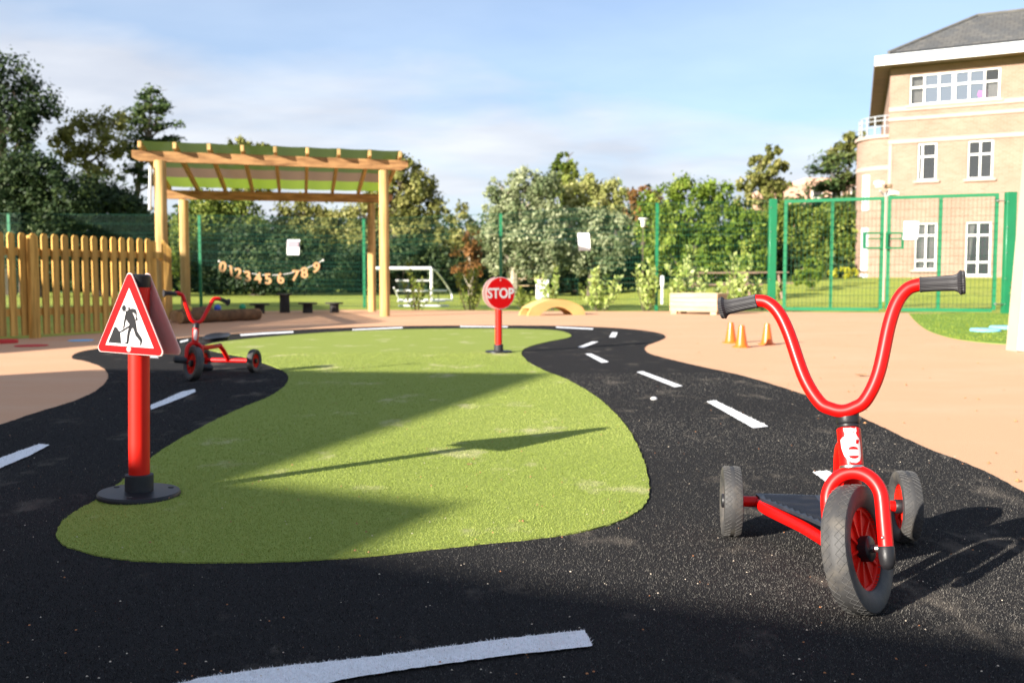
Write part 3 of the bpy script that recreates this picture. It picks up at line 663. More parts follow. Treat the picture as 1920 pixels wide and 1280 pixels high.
# rounded bay with terrace
bc = P0 + vB * 1.62 + uB * .25; RB = 1.42; ZB = 6.12
mb = MB(); mb.lathe([(RB, -.4), (RB, ZB)], bc, (0, 0, 1), 48); bay = mb.build('rounded_bay', 'buff_brick', B, smooth=30)
mb = MB(); mb.lathe([(RB + .004, ZB - .02), (RB + .09, ZB - .02), (RB + .09, ZB + .10), (RB - .05, ZB + .10)], bc, (0, 0, 1), 48); mb.build('coping', 'stone_trim', bay, smooth=30)
mb = MB(); mb.lathe([(RB + .03, 4.85), (RB + .03, 5.02)], bc, (0, 0, 1), 48); mb.build('stone_band', 'stone_trim', bay, smooth=30)
for z0, z1 in ((3.3, 4.7), (.9, 2.6), (.2, .75)):
    for a_ in (204,):
        a0 = math.radians(a_); dr = Vector((math.cos(a0), math.sin(a0), 0)); tg = Vector((-dr.y, dr.x, 0))
        m_ = MB(); m_.box(bc + dr * (RB + .01) + Vector((0, 0, (z0 + z1) / 2)), (.34, .05, z1 - z0), tg, dr); w_ = m_.build('window_frame', 'window_white', bay, smooth=0)
        w_.name = 'window'
        for q in (0, 1):
            for sx in (-.085, .085): hh = (z1 - z0) / 2 - .09; m_ = MB(); m_.box(bc + dr * (RB + .037) + tg * sx + Vector((0, 0, z0 + (z1 - z0) * (.25 + .5 * q))), (.10, .006, hh), tg, dr); m_.build('pane', 'glass_dark', w_, smooth=0)
rl = MB()
for k in range(9):
    a0 = math.radians(165 + k * 17); q = bc + Vector((math.cos(a0), math.sin(a0), 0)) * (RB - .08); rl.tube([q + Vector((0, 0, ZB + .1)), q + Vector((0, 0, ZB + .85))], .03, 6)
for zz in (.45, .68, .85): rl.tube([bc + Vector((math.cos(math.radians(160 + k * 8)), math.sin(math.radians(160 + k * 8)), 0)) * (RB - .08) + Vector((0, 0, ZB + zz)) for k in range(20)], .025, 6)
rl.build('balcony_rail', 'lead_grey', B)
# distant pink brick block
Pf = V(1456, 521, 75); Pf.z = 0
FB = thing('apartment_block', 'distant pale pink brick block half hidden by the cedar tree', 'building', Pf)
def zf(y, Y=75): return V(960, y, Y).z
xa, xb, xc = V(1456, 400, 75).x, V(1512, 400, 75).x, V(1700, 400, 75).x
mb = MB(); mb.box(((xa + xb) / 2, 79, zf(346) / 2 - .5), (xb - xa, 8, zf(346) + 1)); mb.box(((xb + xc) / 2 + .01, 79.5, zf(333) / 2 - .5), (xc - xb, 8.4, zf(333) + 1)); mb.build('wall', 'far_brick', FB, smooth=0)
for i in range(5):
    for z_ in (zf(360), zf(400), zf(440)):
        x_ = xb + .9 + i * 1.5; m_ = MB(); m_.box((x_, 75.28, z_), (.8, .06, .9)); w_ = m_.build('window', 'window_white', FB, smooth=0)
        m_ = MB(); m_.box((x_, 75.24, z_), (.66, .03, .76)); m_.build('pane', 'room_dark', w_, smooth=0)

# ---------------------------------------------------------------- trees
def leaves(lobes, ls, dens, flat=1.0, clump=0.17, hor=0.0, seed=0, shell=0.55, aspect=0.6):
    R = np.random.default_rng(seed); allc = []; tt = []; offs = []
    for (c, r) in lobes:
        c = np.array(c); r = np.array(r); area = (r[0] * r[2]) * math.pi
        n = int(area / (ls * ls * aspect) * dens * 2.1); per = 46; nc = max(6, n // per)
        d = R.normal(size=(nc, 3)); d /= np.linalg.norm(d, axis=1)[:, None]
        rad = R.uniform(shell, 1.0, nc) ** 0.7 * R.uniform(.86, 1.08, nc)
        cc = c + d * rad[:, None] * r
        cr = 1.45 * clump * r.mean() * R.uniform(.6, 1.5, nc)
        k = R.integers(int(per * .5), int(per * 1.5), nc); idx = np.repeat(np.arange(nc), k)
        off = R.normal(size=(len(idx), 3)) * .54; off[:, 2] *= flat
        P = cc[idx] + off * cr[idx][:, None]
        allc.append(P); offs.append(off + .9 * d[idx]); tt.append((R.normal(.42, .24, nc) + (cc[:, 2] - c[2]) / (r[2] + 1e-6) * .10)[idx] + R.normal(0, .13, len(idx)))
    P = np.concatenate(allc); T = np.concatenate(tt); OFF = np.concatenate(offs); n = len(P)
    nr = R.normal(size=(n, 3)) * .75 + OFF / (np.linalg.norm(OFF, axis=1)[:, None] + 1e-6); nr[:, 2] = np.abs(nr[:, 2]) + hor; nr /= np.linalg.norm(nr, axis=1)[:, None]
    h = R.normal(size=(n, 3)); u = np.cross(nr, h); u /= np.linalg.norm(u, axis=1)[:, None]; v = np.cross(nr, u)
    s = (ls * R.uniform(.5, 1.7, n))[:, None]
    co = np.stack([P - u * s * .6, P + v * s * .6 * aspect - u * s * .05, P + u * s * .6, P - v * s * .6 * aspect - u * s * .05], 1)
    co += nr[:, None, :] * (s * R.uniform(-.15, .15, (n, 1)))[:, None, :] * np.array([1, -1, 1, -1])[None, :, None]
    return co.reshape(-1, 3), T
SEED = [100]
def tree(name, label, base_px, Y, lobes_px, mat, trunk_r=.18, bark='bark', lpx=5.0, dens=2.6, flat=1.0, clump=.17, hor=0.0, top=None, cat='tree', group=None, shell=.5, deep=.75, limbs=True, lean=0, aspect=.6):
    SEED[0] += 1; R = random.Random(SEED[0])
    bx = V(base_px, 521, Y).x; gz = lh(bx, Y); org = Vector((bx, Y, gz))
    t = thing(name, label, cat, org, group)
    lobes = []
    for l in lobes_px:
        px, py, rx, ry = l[:4]; dy = l[4] if len(l) > 4 else 0
        c = V(px, py, Y + dy); k = (Y + dy) / FPX; rx *= 1.12; ry *= 1.12; lobes.append(((c.x, c.y, c.z), (rx * k, (rx + ry) / 2 * k * deep, ry * k)))
    co, T = leaves(lobes, lpx * Y / FPX, dens, flat, clump, hor, SEED[0], shell, aspect)
    keep = co.reshape(-1, 4, 3)[:, :, 2].min(1) > gz + .02
    co = co.reshape(-1, 4, 3)[keep].reshape(-1, 3); T = T[keep]
    cr = np_mesh('crown', co, 4, T, mat, t, org)
    # trunk and limbs
    mb = MB(); topz = max(c[2] for c, r in lobes); cx = sum(c[0] for c, r in lobes) / len(lobes)
    if top is None: top = .8
    zt = gz + (topz - gz) * top; path = []
    for k in range(7):
        f = k / 6; path.append(Vector((bx + (cx - bx) * f * f + R.uniform(-1, 1) * trunk_r * .5 * (k > 0), Y + R.uniform(-.5, .5) * trunk_r * (k > 0), gz - .1 + (zt - gz) * f)))
    path = catmull(path, 3); m = len(path)
    mb.tube(path, [trunk_r * (1.25 - f / m * 1.05) for f in range(m)], 8)
    if limbs:
        for c, r in lobes:
            c = Vector(c); zs = max(gz + .35 * (c.z - gz), c.z - r[2] * 1.3); i = min(m - 1, max(0, int((zs - gz) / max(.1, zt - gz) * m)))
            a = path[i]; q = a.lerp(c, .55) + Vector((0, 0, -.12 * (c - a).length)); mb.tube(catmull([a, q, c], 4), [trunk_r * .30 * (1 - j / 10) for j in range(9)], 6)
            for _ in range(3):
                e = c + Vector((R.uniform(-.8, .8) * r[0], R.uniform(-.5, .5) * r[1], R.uniform(-.3, .8) * r[2])); mb.tube([c.lerp(q, .3), c.lerp(e, .5) + Vector((0, 0, .05)), e], [trunk_r * .10, trunk_r * .06, trunk_r * .03], 5)
    mb.build('trunk', bark, t)
    return t
GT = 'trees behind the mesh fence'
tree('evergreen_tree', 'tall dark rounded evergreen tree cut by the left edge', 5, 34, [(0, 165, 75, 60), (40, 190, 58, 45), (60, 215, 38, 30), (10, 240, 60, 45), (30, 275, 32, 25), (-60, 190, 70, 80), (-30, 330, 50, 50)], 'leaf_dark', .35, group=GT, shell=.35, clump=.17, dens=1.5)
tree('yew_tree', 'low dark yew mass at far left behind the picket fence', 60, 30, [(20, 345, 80, 55), (70, 330, 50, 40), (110, 385, 60, 50), (0, 420, 70, 60), (60, 440, 80, 60), (-70, 380, 80, 80)], 'leaf_dark', .3, group=GT, dens=3)
tree('yew_tree', 'dark yew between the far left tree and the pergola', 190, 32, [(170, 380, 60, 45), (215, 400, 55, 50), (250, 430, 50, 50), (150, 440, 60, 55), (200, 470, 70, 50)], 'leaf_dark', .3, group=GT, dens=3)
tree('ash_tree', 'airy light green tree with open branches left of the tall pine', 200, 36, [(110, 275, 26, 18), (130, 250, 32, 20), (170, 235, 38, 26), (150, 285, 34, 22), (200, 270, 40, 30), (185, 315, 38, 24), (215, 225, 26, 20), (120, 300, 20, 12)], 'leaf_olive', .2, group=GT, dens=1.5, shell=.2, clump=.22)
tree('pine_tree', 'tall scots pine with layered dark tufts above the pergola corner', 245, 38, [(285, 180, 32, 14), (300, 205, 36, 13), (265, 205, 30, 14), (250, 232, 36, 14), (305, 235, 30, 12), (270, 262, 36, 14), (318, 262, 22, 10), (240, 285, 34, 16), (290, 290, 34, 14), (250, 325, 30, 18), (285, 340, 24, 14)], 'leaf_pine', .2, group=GT, dens=2.0, flat=.5, shell=.1, clump=.3, hor=.5)
tree('tall_tree', 'thin tall tree top showing above the pergola roof', 455, 46, [(440, 268, 20, 12), (470, 275, 26, 12), (495, 278, 18, 9), (450, 300, 40, 20), (470, 340, 50, 30)], 'leaf_olive', .25, group=GT, dens=1.8)
tree('broad_tree', 'broad green tree filling the left half of the pergola opening', 400, 36, [(390, 400, 55, 40), (440, 410, 55, 38), (370, 450, 60, 45), (430, 455, 60, 40), (400, 495, 70, 35)], 'leaf_mid', .25, group=GT, dens=2.6)
tree('dark_holly', 'dark holly mass low in the middle of the pergola opening', 480, 33, [(470, 470, 60, 45), (540, 480, 60, 45), (420, 510, 60, 35), (500, 515, 80, 35), (600, 500, 60, 40)], 'leaf_dark', .22, group=GT, dens=3)
tree('oak_tree', 'sunlit oak behind the middle of the pergola opening', 560, 37, [(560, 400, 45, 28), (590, 430, 48, 32), (545, 440, 40, 30), (610, 465, 50, 30), (640, 420, 40, 34)], 'leaf_olive', .25, group=GT, dens=2.2)
tree('horse_chestnut_tree', 'large rounded tree right behind the pergola right posts', 740, 36, [(755, 320, 36, 24), (770, 350, 44, 30), (720, 345, 34, 26), (790, 385, 42, 32), (735, 390, 50, 34), (690, 410, 45, 30), (800, 430, 34, 30), (755, 440, 50, 34), (700, 455, 50, 30), (740, 300, 22, 12)], 'leaf_olive', .3, group=GT, dens=2.5)
tree('dark_holly', 'dark shrubs low behind the football goal', 760, 35, [(700, 490, 50, 36), (760, 490, 50, 40), (820, 500, 50, 40), (650, 500, 50, 36)], 'leaf_dark', .2, group=GT, dens=3)
tree('birch_tree', 'small olive tree between the round tree and the orange one', 855, 40, [(860, 405, 24, 20), (870, 440, 30, 26), (845, 460, 30, 26), (875, 480, 30, 26)], 'leaf_olive', .14, group=GT, dens=2.2)
tree('beech_tree', 'slim russet autumn tree left of the silvery trees', 882, 33, [(885, 450, 16, 20), (878, 480, 24, 22), (890, 500, 22, 22), (868, 510, 18, 16)], 'leaf_orange', .07, bark='pale_bark', group=GT, dens=2.2)
tree('willow_tree', 'wide silvery green willow behind the stop sign', 960, 31, [(945, 360, 30, 24), (985, 345, 36, 26), (1015, 355, 32, 26), (935, 400, 34, 28), (980, 395, 44, 32), (1020, 410, 36, 30), (930, 445, 30, 28), (975, 450, 44, 32), (1020, 465, 40, 30), (945, 490, 36, 22), (1000, 500, 40, 20)], 'leaf_silver', .16, bark='pale_bark', group=GT, dens=2.6, clump=.2)
tree('sycamore_tree', 'dark pointed tree top between the two silvery trees', 1062, 42, [(1062, 300, 20, 18), (1055, 325, 28, 20), (1075, 345, 30, 24), (1045, 360, 34, 24), (1085, 380, 36, 30)], 'leaf_mid', .22, group=GT, dens=2.6)
tree('willow_tree', 'silvery tree with golden top behind the white notice', 1115, 32, [(1120, 345, 30, 22), (1085, 365, 30, 24), (1145, 370, 30, 24), (1110, 395, 46, 30)], 'leaf_gold', .18, bark='bark', group=GT, dens=2.6, clump=.2)
tree('white_poplar_tree', 'dense grey green tree below the golden top', 1110, 31.5, [(1070, 420, 36, 28), (1120, 420, 40, 30), (1160, 430, 32, 28), (1085, 460, 44, 30), (1145, 465, 40, 28), (1110, 490, 50, 24)], 'leaf_silver', .15, group=GT, dens=2.6)
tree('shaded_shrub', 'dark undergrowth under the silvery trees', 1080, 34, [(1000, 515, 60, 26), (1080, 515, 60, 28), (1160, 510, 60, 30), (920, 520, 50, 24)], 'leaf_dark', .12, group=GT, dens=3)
tree('cherry_tree', 'pale orange autumn tree top right of the silvery trees', 1205, 40, [(1200, 372, 26, 20), (1225, 390, 28, 22), (1190, 405, 26, 22), (1225, 425, 30, 24)], 'leaf_orange', .16, group=GT, dens=2.3)
tree('bay_tree', 'wide bright green bushy tree left of the gate', 1300, 30, [(1245, 375, 40, 28), (1295, 362, 40, 26), (1340, 370, 38, 26), (1230, 420, 40, 34), (1290, 415, 50, 34), (1350, 415, 46, 34), (1400, 430, 44, 40), (1250, 465, 46, 34), (1320, 465, 50, 34), (1390, 480, 50, 32), (1330, 500, 60, 24)], 'leaf_bright', .2, group=GT, dens=2.7, clump=.18)
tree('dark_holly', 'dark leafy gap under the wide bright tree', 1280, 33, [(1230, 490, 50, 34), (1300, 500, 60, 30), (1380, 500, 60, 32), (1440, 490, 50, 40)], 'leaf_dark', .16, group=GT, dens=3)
tree('poplar_tree', 'tall thin loose tree standing above the gate post', 1430, 42, [(1447, 283, 20, 15), (1425, 303, 25, 17), (1456, 310, 20, 17), (1435, 335, 30, 20), (1405, 350, 30, 18), (1462, 345, 22, 18), (1440, 368, 30, 22), (1395, 385, 30, 20), (1450, 410, 36, 30)], 'leaf_olive', .13, group=GT, dens=2.6, shell=.2)
tree('conifer_hedge', 'green bushes behind the left gate leaf', 1500, 40, [(1470, 410, 40, 30), (1510, 430, 45, 34), (1560, 415, 44, 30), (1480, 465, 46, 34), (1550, 465, 50, 34), (1590, 440, 34, 34), (1590, 490, 34, 24)], 'leaf_mid', .18, group=GT, dens=2.5)
tree('cedar_tree', 'dark cedar with flat layered branches left of the brick building', 1588, 45, [(1590, 300, 54, 11), (1555, 318, 50, 10), (1575, 345, 50, 14), (1585, 385, 50, 16), (1560, 425, 50, 16), (1600, 335, 50, 9), (1555, 350, 40, 8), (1590, 372, 44, 9), (1575, 290, 26, 8), (1545, 380, 40, 8), (1530, 395, 40, 9), (1590, 405, 36, 10)], 'leaf_pine', .16, group=GT, dens=2.6, flat=.35, shell=.1, clump=.35, hor=1.0, deep=1)
tree('larch_tree', 'loose yellowish tree top rising behind the cedar', 1598, 55, [(1600, 252, 20, 14), (1585, 272, 26, 16), (1608, 282, 26, 16), (1570, 300, 30, 16)], 'leaf_olive', .14, group=GT, dens=2.2, shell=.2)
for (px, py, rx, ry, Y, mt, lb) in ((1524, 503, 22, 16, 27, 'leaf_bright', 'clipped round green topiary dome, the taller of two by the gate'), (1512, 521, 24, 14, 26, 'leaf_bright', 'lower clipped dome bush in front of the taller dome'), (1583, 511, 24, 8, 29, 'leaf_yellow', 'low bright yellow hedge beside the brick building'), (1404, 512, 20, 12, 24, 'leaf_bright', 'clipped bush seen just left of the tall gate post')):
    tree('topiary_bush', lb, px, Y, [(px, py, rx, ry)], mt, .04, lpx=3.2, dens=5, clump=.10, cat='bush', shell=.85, limbs=False, top=.3)
# far belt of woodland closing the view
co, T = leaves([((x, 56 + 3 * math.sin(x * .7), 1.6 + .8 * math.sin(x * 1.3)), (3.2, 2.5, 2.6 + .7 * math.sin(x * .9 + 1))) for x in np.arange(-46, 46, 3.1)], .26, 2.6, seed=9)
wb = np_mesh('distant_woodland', co, 4, T, 'leaf_dark'); wb['kind'] = 'stuff'
co, T = leaves([((x, 40.5 + 1.2 * math.sin(x * .9), .5), (1.9, 1.2, .8 + .25 * math.sin(x * 1.7))) for x in np.arange(-30, 14, 1.6)], .2, 2.6, seed=19)
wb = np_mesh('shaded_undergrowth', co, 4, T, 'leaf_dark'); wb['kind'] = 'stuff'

# ---------------------------------------------------------------- laurel shrubs along the fence: upright big leaves on stems
def laurel(px, py, Y, hgt, wid, stems, lab, mat='leaf_laurel', ls=.085, name='laurel_shrub', tmean=.55):
    c = V(px, py, Y); gz = lh(c.x, Y); org = Vector((c.x, Y, gz)); t = thing(name, lab, 'shrub', org, 'young laurel shrubs along the fence')
    R = random.Random(int(px) * 3 + 1); st = MB(); cs = []; ts = []
    for i in range(stems):
        a = R.uniform(0, 6.28); r0 = wid * .5 * math.sqrt(R.random()); h = hgt * R.uniform(.45, 1) * (1 - .35 * (r0 / (wid * .5)) ** 2)
        p0 = org + Vector((math.cos(a) * r0 * .3, math.sin(a) * r0 * .3, 0)); p1 = org + Vector((math.cos(a) * r0 * .8, math.sin(a) * r0 * .8, h * .55)); p2 = org + Vector((math.cos(a) * r0, math.sin(a) * r0, h))
        P = catmull([p0, p1, p2], 5); st.tube(P, [.007 * (1 - j / 14) for j in range(len(P))], 4)
        nl = int(12 + h / ls * 2.4)
        for k in range(nl):
            f = .18 + .82 * k / nl; q = P[min(len(P) - 1, int(f * len(P)))]; b = R.uniform(0, 6.28); up = R.uniform(.5, 1.6)
            d = Vector((math.cos(b), math.sin(b), up)).normalized(); sd = d.cross(Vector((R.uniform(-1, 1), R.uniform(-1, 1), R.uniform(-.4, .4)))).normalized(); l = ls * R.uniform(.6, 1.25); nn = d.cross(sd)
            q = q + d * .01 + Vector((0, 0, R.uniform(-.02, .02)))
            A, M_, E = q, q + d * l * .5 + nn * l * .12, q + d * l
            cs += [A, M_ + sd * l * .29 - nn * l * .05, E, M_ - sd * l * .29 - nn * l * .05]; ts.append(tmean + R.gauss(0, .22) + .12 * (f - .5))
    np_mesh('foliage', np.array([tuple(x) for x in cs]), 4, np.array(ts), mat, t, org)
    st.build('stem', 'bark', t)
for a in ((782, 577, 17.9, 1.02, .62, 9, 'narrow dark green laurel in front of the football goal', 'leaf_mid', .075), (880, 577, 17.9, .95, .8, 11, 'dark laurel left of the stop sign', 'leaf_mid', .075),
          (985, 578, 17.9, .55, .5, 7, 'small dark laurel just right of the stop sign', 'leaf_mid', .07), (1035, 579, 17.8, .85, .7, 10, 'bright laurel behind the wooden arch', 'leaf_laurel', .085),
          (1122, 580, 17.7, .92, .95, 16, 'pale bushy laurel under the white notice', 'leaf_laurel', .10), (1212, 581, 17.5, 1.15, .5, 11, 'tall slim laurel left of the slim fence post', 'leaf_laurel', .10),
          (1285, 581, 17.6, 1.18, .8, 15, 'tall laurel rising behind the wooden planter box', 'leaf_laurel', .10), (1385, 582, 17.4, 1.05, .9, 16, 'wide laurel between the planter box and the gate post', 'leaf_laurel', .10),
          (1435, 582, 17.5, .8, .5, 8, 'laurel half hidden by the thick gate post', 'leaf_laurel', .09)):
    laurel(*a)
laurel(1902, 589, 15.9, 1.05, .16, 6, 'thin climber growing beside the right gate post', 'leaf_mid', .05, 'climbing_plant')

# ---------------------------------------------------------------- green mesh fence and gate
def zt_of(px, top, Y): return V(px, top, Y).z
posts = [(-180, 398, 20.4), (20, 400, 20.2), (376, 403, 20.2), (683, 410, 19.6), (939, 400, 18.6), (1231, 380, 17.5), (1441, 376, 17.15)]
F0 = V(posts[0][0], 521, posts[0][2]); FT = thing('mesh_fence', 'long green welded mesh fence running behind the play area', 'fence', (V(939, 521, 18.6).x, 18.6, 0))
pp = []
for px, top, Y in posts:
    b = V(px, 521, Y); pp.append((Vector((b.x, Y, 0)), zt_of(px, top, Y)))
for i, (b, z) in enumerate(pp[:-1]):
    mb = MB(); w = .055; mb.box(b + Vector((0, 0, z / 2 - .1)), (w, .045, z + .2)); mb.build('post', 'green_paint', FT, smooth=0)
for (a, za), (b, zb) in zip(pp, pp[1:]):
    mb = MB(); L_ = (b - a).length; dr = (b - a).normalized(); n_ = int(L_ / .05)
    for k in range(1, n_):
        f = k / n_; q = a.lerp(b, f) + Vector((0, -.03, 0)); z = za + (zb - za) * f; mb.tube([q + Vector((0, 0, .02)), q + Vector((0, 0, z))], .0024, 3, False)
    H = (za + zb) / 2
    for j in range(11):
        f = j / 10 * .985 + .01
        for dz in ((0, .10) if j in (2, 4, 7) else (0,)): mb.tube([a + Vector((0, -.034, za * f + dz)), b + Vector((0, -.034, zb * f + dz))], .0032, 4, False)
    o = mb.build('wire_panel', 'green_wire', FT, smooth=0); o['kind'] = 'stuff'
def gpost(px, Y, top, w, lab):
    b = V(px, 521, Y); mb = MB(); z = zt_of(px, top, Y); org = Vector((b.x, Y, 0)); t = thing('gate_post', lab, 'post', org, 'thick posts of the green gate')
    mb.box(org + Vector((0, 0, z / 2 - .1)), (w, .12, z + .2), bev=.006); mb.build('shaft', 'green_paint', t)
    for k in range(5): m_ = MB(); m_.ball(org + Vector((-w / 2 + .012, -.065, z * (.08 + .21 * k))), .011, 6, 4); m_.build('bolt', 'steel', t)
    for s_ in (1,): pass
    return t
gpost(1447, 17.1, 373, .125, 'thick green gate post left of the double gate')
GPR = gpost(1890, 16.2, 360, .165, 'thick green gate post at right beside the white pillar')
GY = lambda px: 17.05 + (16.2 - 17.05) * (px - 1468) / (1868 - 1468)
def leaf_(x0, x1, t0, t1, mid, lab, latch):
    a, b = V(x0, 521, GY(x0)), V(x1, 521, GY(x1)); a.z = b.z = 0; za, zb = zt_of(x0, t0, GY(x0)), zt_of(x1, t1, GY(x1)); dr = (b - a).normalized(); up = Vector((0, 0, 1)); nn = dr.cross(up)
    t = thing('gate_leaf', lab, 'gate', ((a + b) / 2))
    m_ = V(mid, 521, GY(mid)); m_.z = 0; zm = za + (zb - za) * ((m_ - a).length / (b - a).length)
    bw = .055; mb = MB()
    mb.box(a + up * (za / 2 + .03) + dr * bw / 2, (bw, .05, za - .06), dr, nn); mb.build('stile', 'green_paint', t, smooth=0); mb = MB(); mb.box(b + up * (zb / 2 + .03) - dr * bw / 2, (bw, .05, zb - .06), dr, nn)
    mb.build('stile', 'green_paint', t, smooth=0)
    for zz0, zz1 in ((za - bw / 2, zb - bw / 2), (.055, .055)):
        A = a + up * zz0 + dr * bw; Bp = b + up * zz1 - dr * bw; dd = (Bp - A).normalized(); mb = MB(); mb.box((A + Bp) / 2, ((Bp - A).length, .046, bw), dd, nn, dd.cross(nn)); mb.build('rail', 'green_paint', t, smooth=0)
    mb = MB(); mb.box(m_ + up * (zm / 2 + .01), (.05, .044, zm - .14), dr, nn); mb.build('bar', 'green_paint', t, smooth=0)
    mb = MB(); L_ = (b - a).length; n_ = int(L_ / .065)
    for k in range(1, n_):
        f = k / n_; q = a.lerp(b, f) + nn * .03; mb.tube([q + up * .08, q + up * (za + (zb - za) * f - .05)], .003, 3, False)
    for k in range(1, 15):
        f = k / 15; mb.tube([a + nn * .033 + up * (za * f + .03), b + nn * .033 + up * (zb * f + .03)], .0030, 3, False)
    o = mb.build('wire_panel', 'green_wire', t, smooth=0); o['kind'] = 'stuff'
    lx0, lx1, ly0, ly1 = latch; Y_ = GY((lx0 + lx1) / 2) - .06; A = V(lx0, ly0, Y_); C_ = V(lx1, ly1, Y_); mb = MB(); k = .032
    cc = (A + C_) / 2; W_, H_ = C_.x - A.x, A.z - C_.z
    for zc in (A.z, C_.z, ): mb.box((cc.x, Y_, zc), (W_ + k, .05, k))
    for xc in (A.x, C_.x): mb.box((xc, Y_, cc.z), (k, .046, H_ - k))
    h = mb.build('latch_box', 'green_paint', t, smooth=0)
    mb = MB(); mb.tube([(cc.x - W_ * .3, Y_ - .01, A.z - H_ * .38), (cc.x + W_ * .55, Y_ - .01, A.z - H_ * .38)], .014, 6); mb.build('bolt', 'green_paint', h)
    if latch[0] > 1650: pass
    return t
leaf_(1468, 1655, 375, 369, 1558, 'left leaf of the green mesh double gate in front of the bushes', (1621, 1654, 437, 465))
leaf_(1661, 1868, 368, 362, 1760, 'right leaf of the green mesh double gate in front of the brick building', (1663, 1692, 437, 465))
for (x, y) in ((1872, 377), (1868, 570)):
    q = V(x, y, 16.18); mb = MB(); mb.tube([q + Vector((-.05, -.02, 0)), q + Vector((.1, -.02, 0))], .012, 6); mb.ball(q + Vector((-.03, -.03, 0)), .022, 8, 6)
    mb.build('hinge', 'steel', GPR)

# notices
def sheet_paper(x0, x1, y0, y1, Y, mat, lab, tilt=0, curl=.02, lines=False):
    a, b = V(x0, y0, Y), V(x1, y1, Y); c = (a + b) / 2; W_, H_ = b.x - a.x, a.z - b.z; mb = MB(); n = 8
    vs = []
    for k in range(n + 1):
        f = k / n; off = -curl * math.sin(f * 3.0); x_ = tilt * (f - .5) * W_
        for s_ in (-.5, .5):
            for th in (0, .003): vs.append((c.x + s_ * W_ + x_, Y + off + th, a.z - f * H_))
    fs = []
    for k in range(n):
        i = k * 4; j = i + 4; fs += [(i, i + 2, j + 2, j), (i + 1, j + 1, j + 3, i + 3), (i, j, j + 1, i + 1), (i + 2, i + 3, j + 3, j + 2)]
    fs += [(0, 1, 3, 2), (n * 4, n * 4 + 2, n * 4 + 3, n * 4 + 1)]
    o = MB().add(vs, fs).build('paper_notice', mat, loc=c, smooth=50); tag(o, lab, 'notice', 'paper notices tied to the fence')
    return o, c, W_, H_
o_, c_, W_, H_ = sheet_paper(538, 562, 449.5, 478, 19.75, 'paper', 'white and pink paper notice on the fence above the number bunting', -.06)
mb = MB(); mb.box(c_ + Vector((0, -.036, H_ * .22)), (W_ * .86, .002, H_ * .40)); mb.build('print', 'paper_pink', o_, smooth=0)
sheet_paper(1084, 1106, 437, 470, 17.85, 'paper', 'curled white paper notice on the fence right of the stop sign', .12)
sheet_paper(1694, 1721, 415, 449, 16.50, 'paper', 'blank white paper notice on the right gate leaf', -.06)

# number bunting
Yb = 19.72
TXT = {}
def text_mesh(txt, size, ext, off):
    cu = bpy.data.curves.new('t', 'FONT'); cu.body = txt; cu.size = size; cu.extrude = ext; cu.offset = off; cu.align_x = 'CENTER'; cu.align_y = 'CENTER'; cu.resolution_u = 4
    ob = bpy.data.objects.new('t', cu); COL.objects.link(ob); dg = bpy.context.evaluated_depsgraph_get(); me = bpy.data.meshes.new_from_object(ob.evaluated_get(dg)); bpy.data.objects.remove(ob); bpy.data.curves.remove(cu)
    return me
A, Bq = V(411, 490, Yb), V(606, 488, Yb); SAG = V(500, 488, Yb).z - V(500, 515, Yb).z
BT = thing('number_bunting', 'string of wooden digits 0 to 9 hanging on the fence under the pergola', 'bunting', (A + Bq) / 2)
def sagp(f): p = A.lerp(Bq, f); p.z -= SAG * 4 * f * (1 - f); return p
mb = MB(); mb.tube([sagp(k / 24) for k in range(25)], .008, 5); mb.ball(A, .025, 6, 4); mb.ball(Bq, .025, 6, 4); mb.build('string', 'rope', BT)
for dgt, px in zip('0123456789', (418, 434, 447, 465, 484, 503, 526, 554, 571, 593)):
    f = (V(px, 490, Yb).x - A.x) / (Bq.x - A.x); p = sagp(f); me = text_mesh(dgt, .30, .012, .008); me.name = 'digit'
    me.materials.clear(); me.materials.append(MATS['number_wood']); o = bpy.data.objects.new('digit', me); COL.objects.link(o); o.parent = BT
    o.location = p - BT.location + Vector((0, -.025, -.085)); o.rotation_euler = (math.pi / 2, rnd.uniform(-.25, .25), 0)

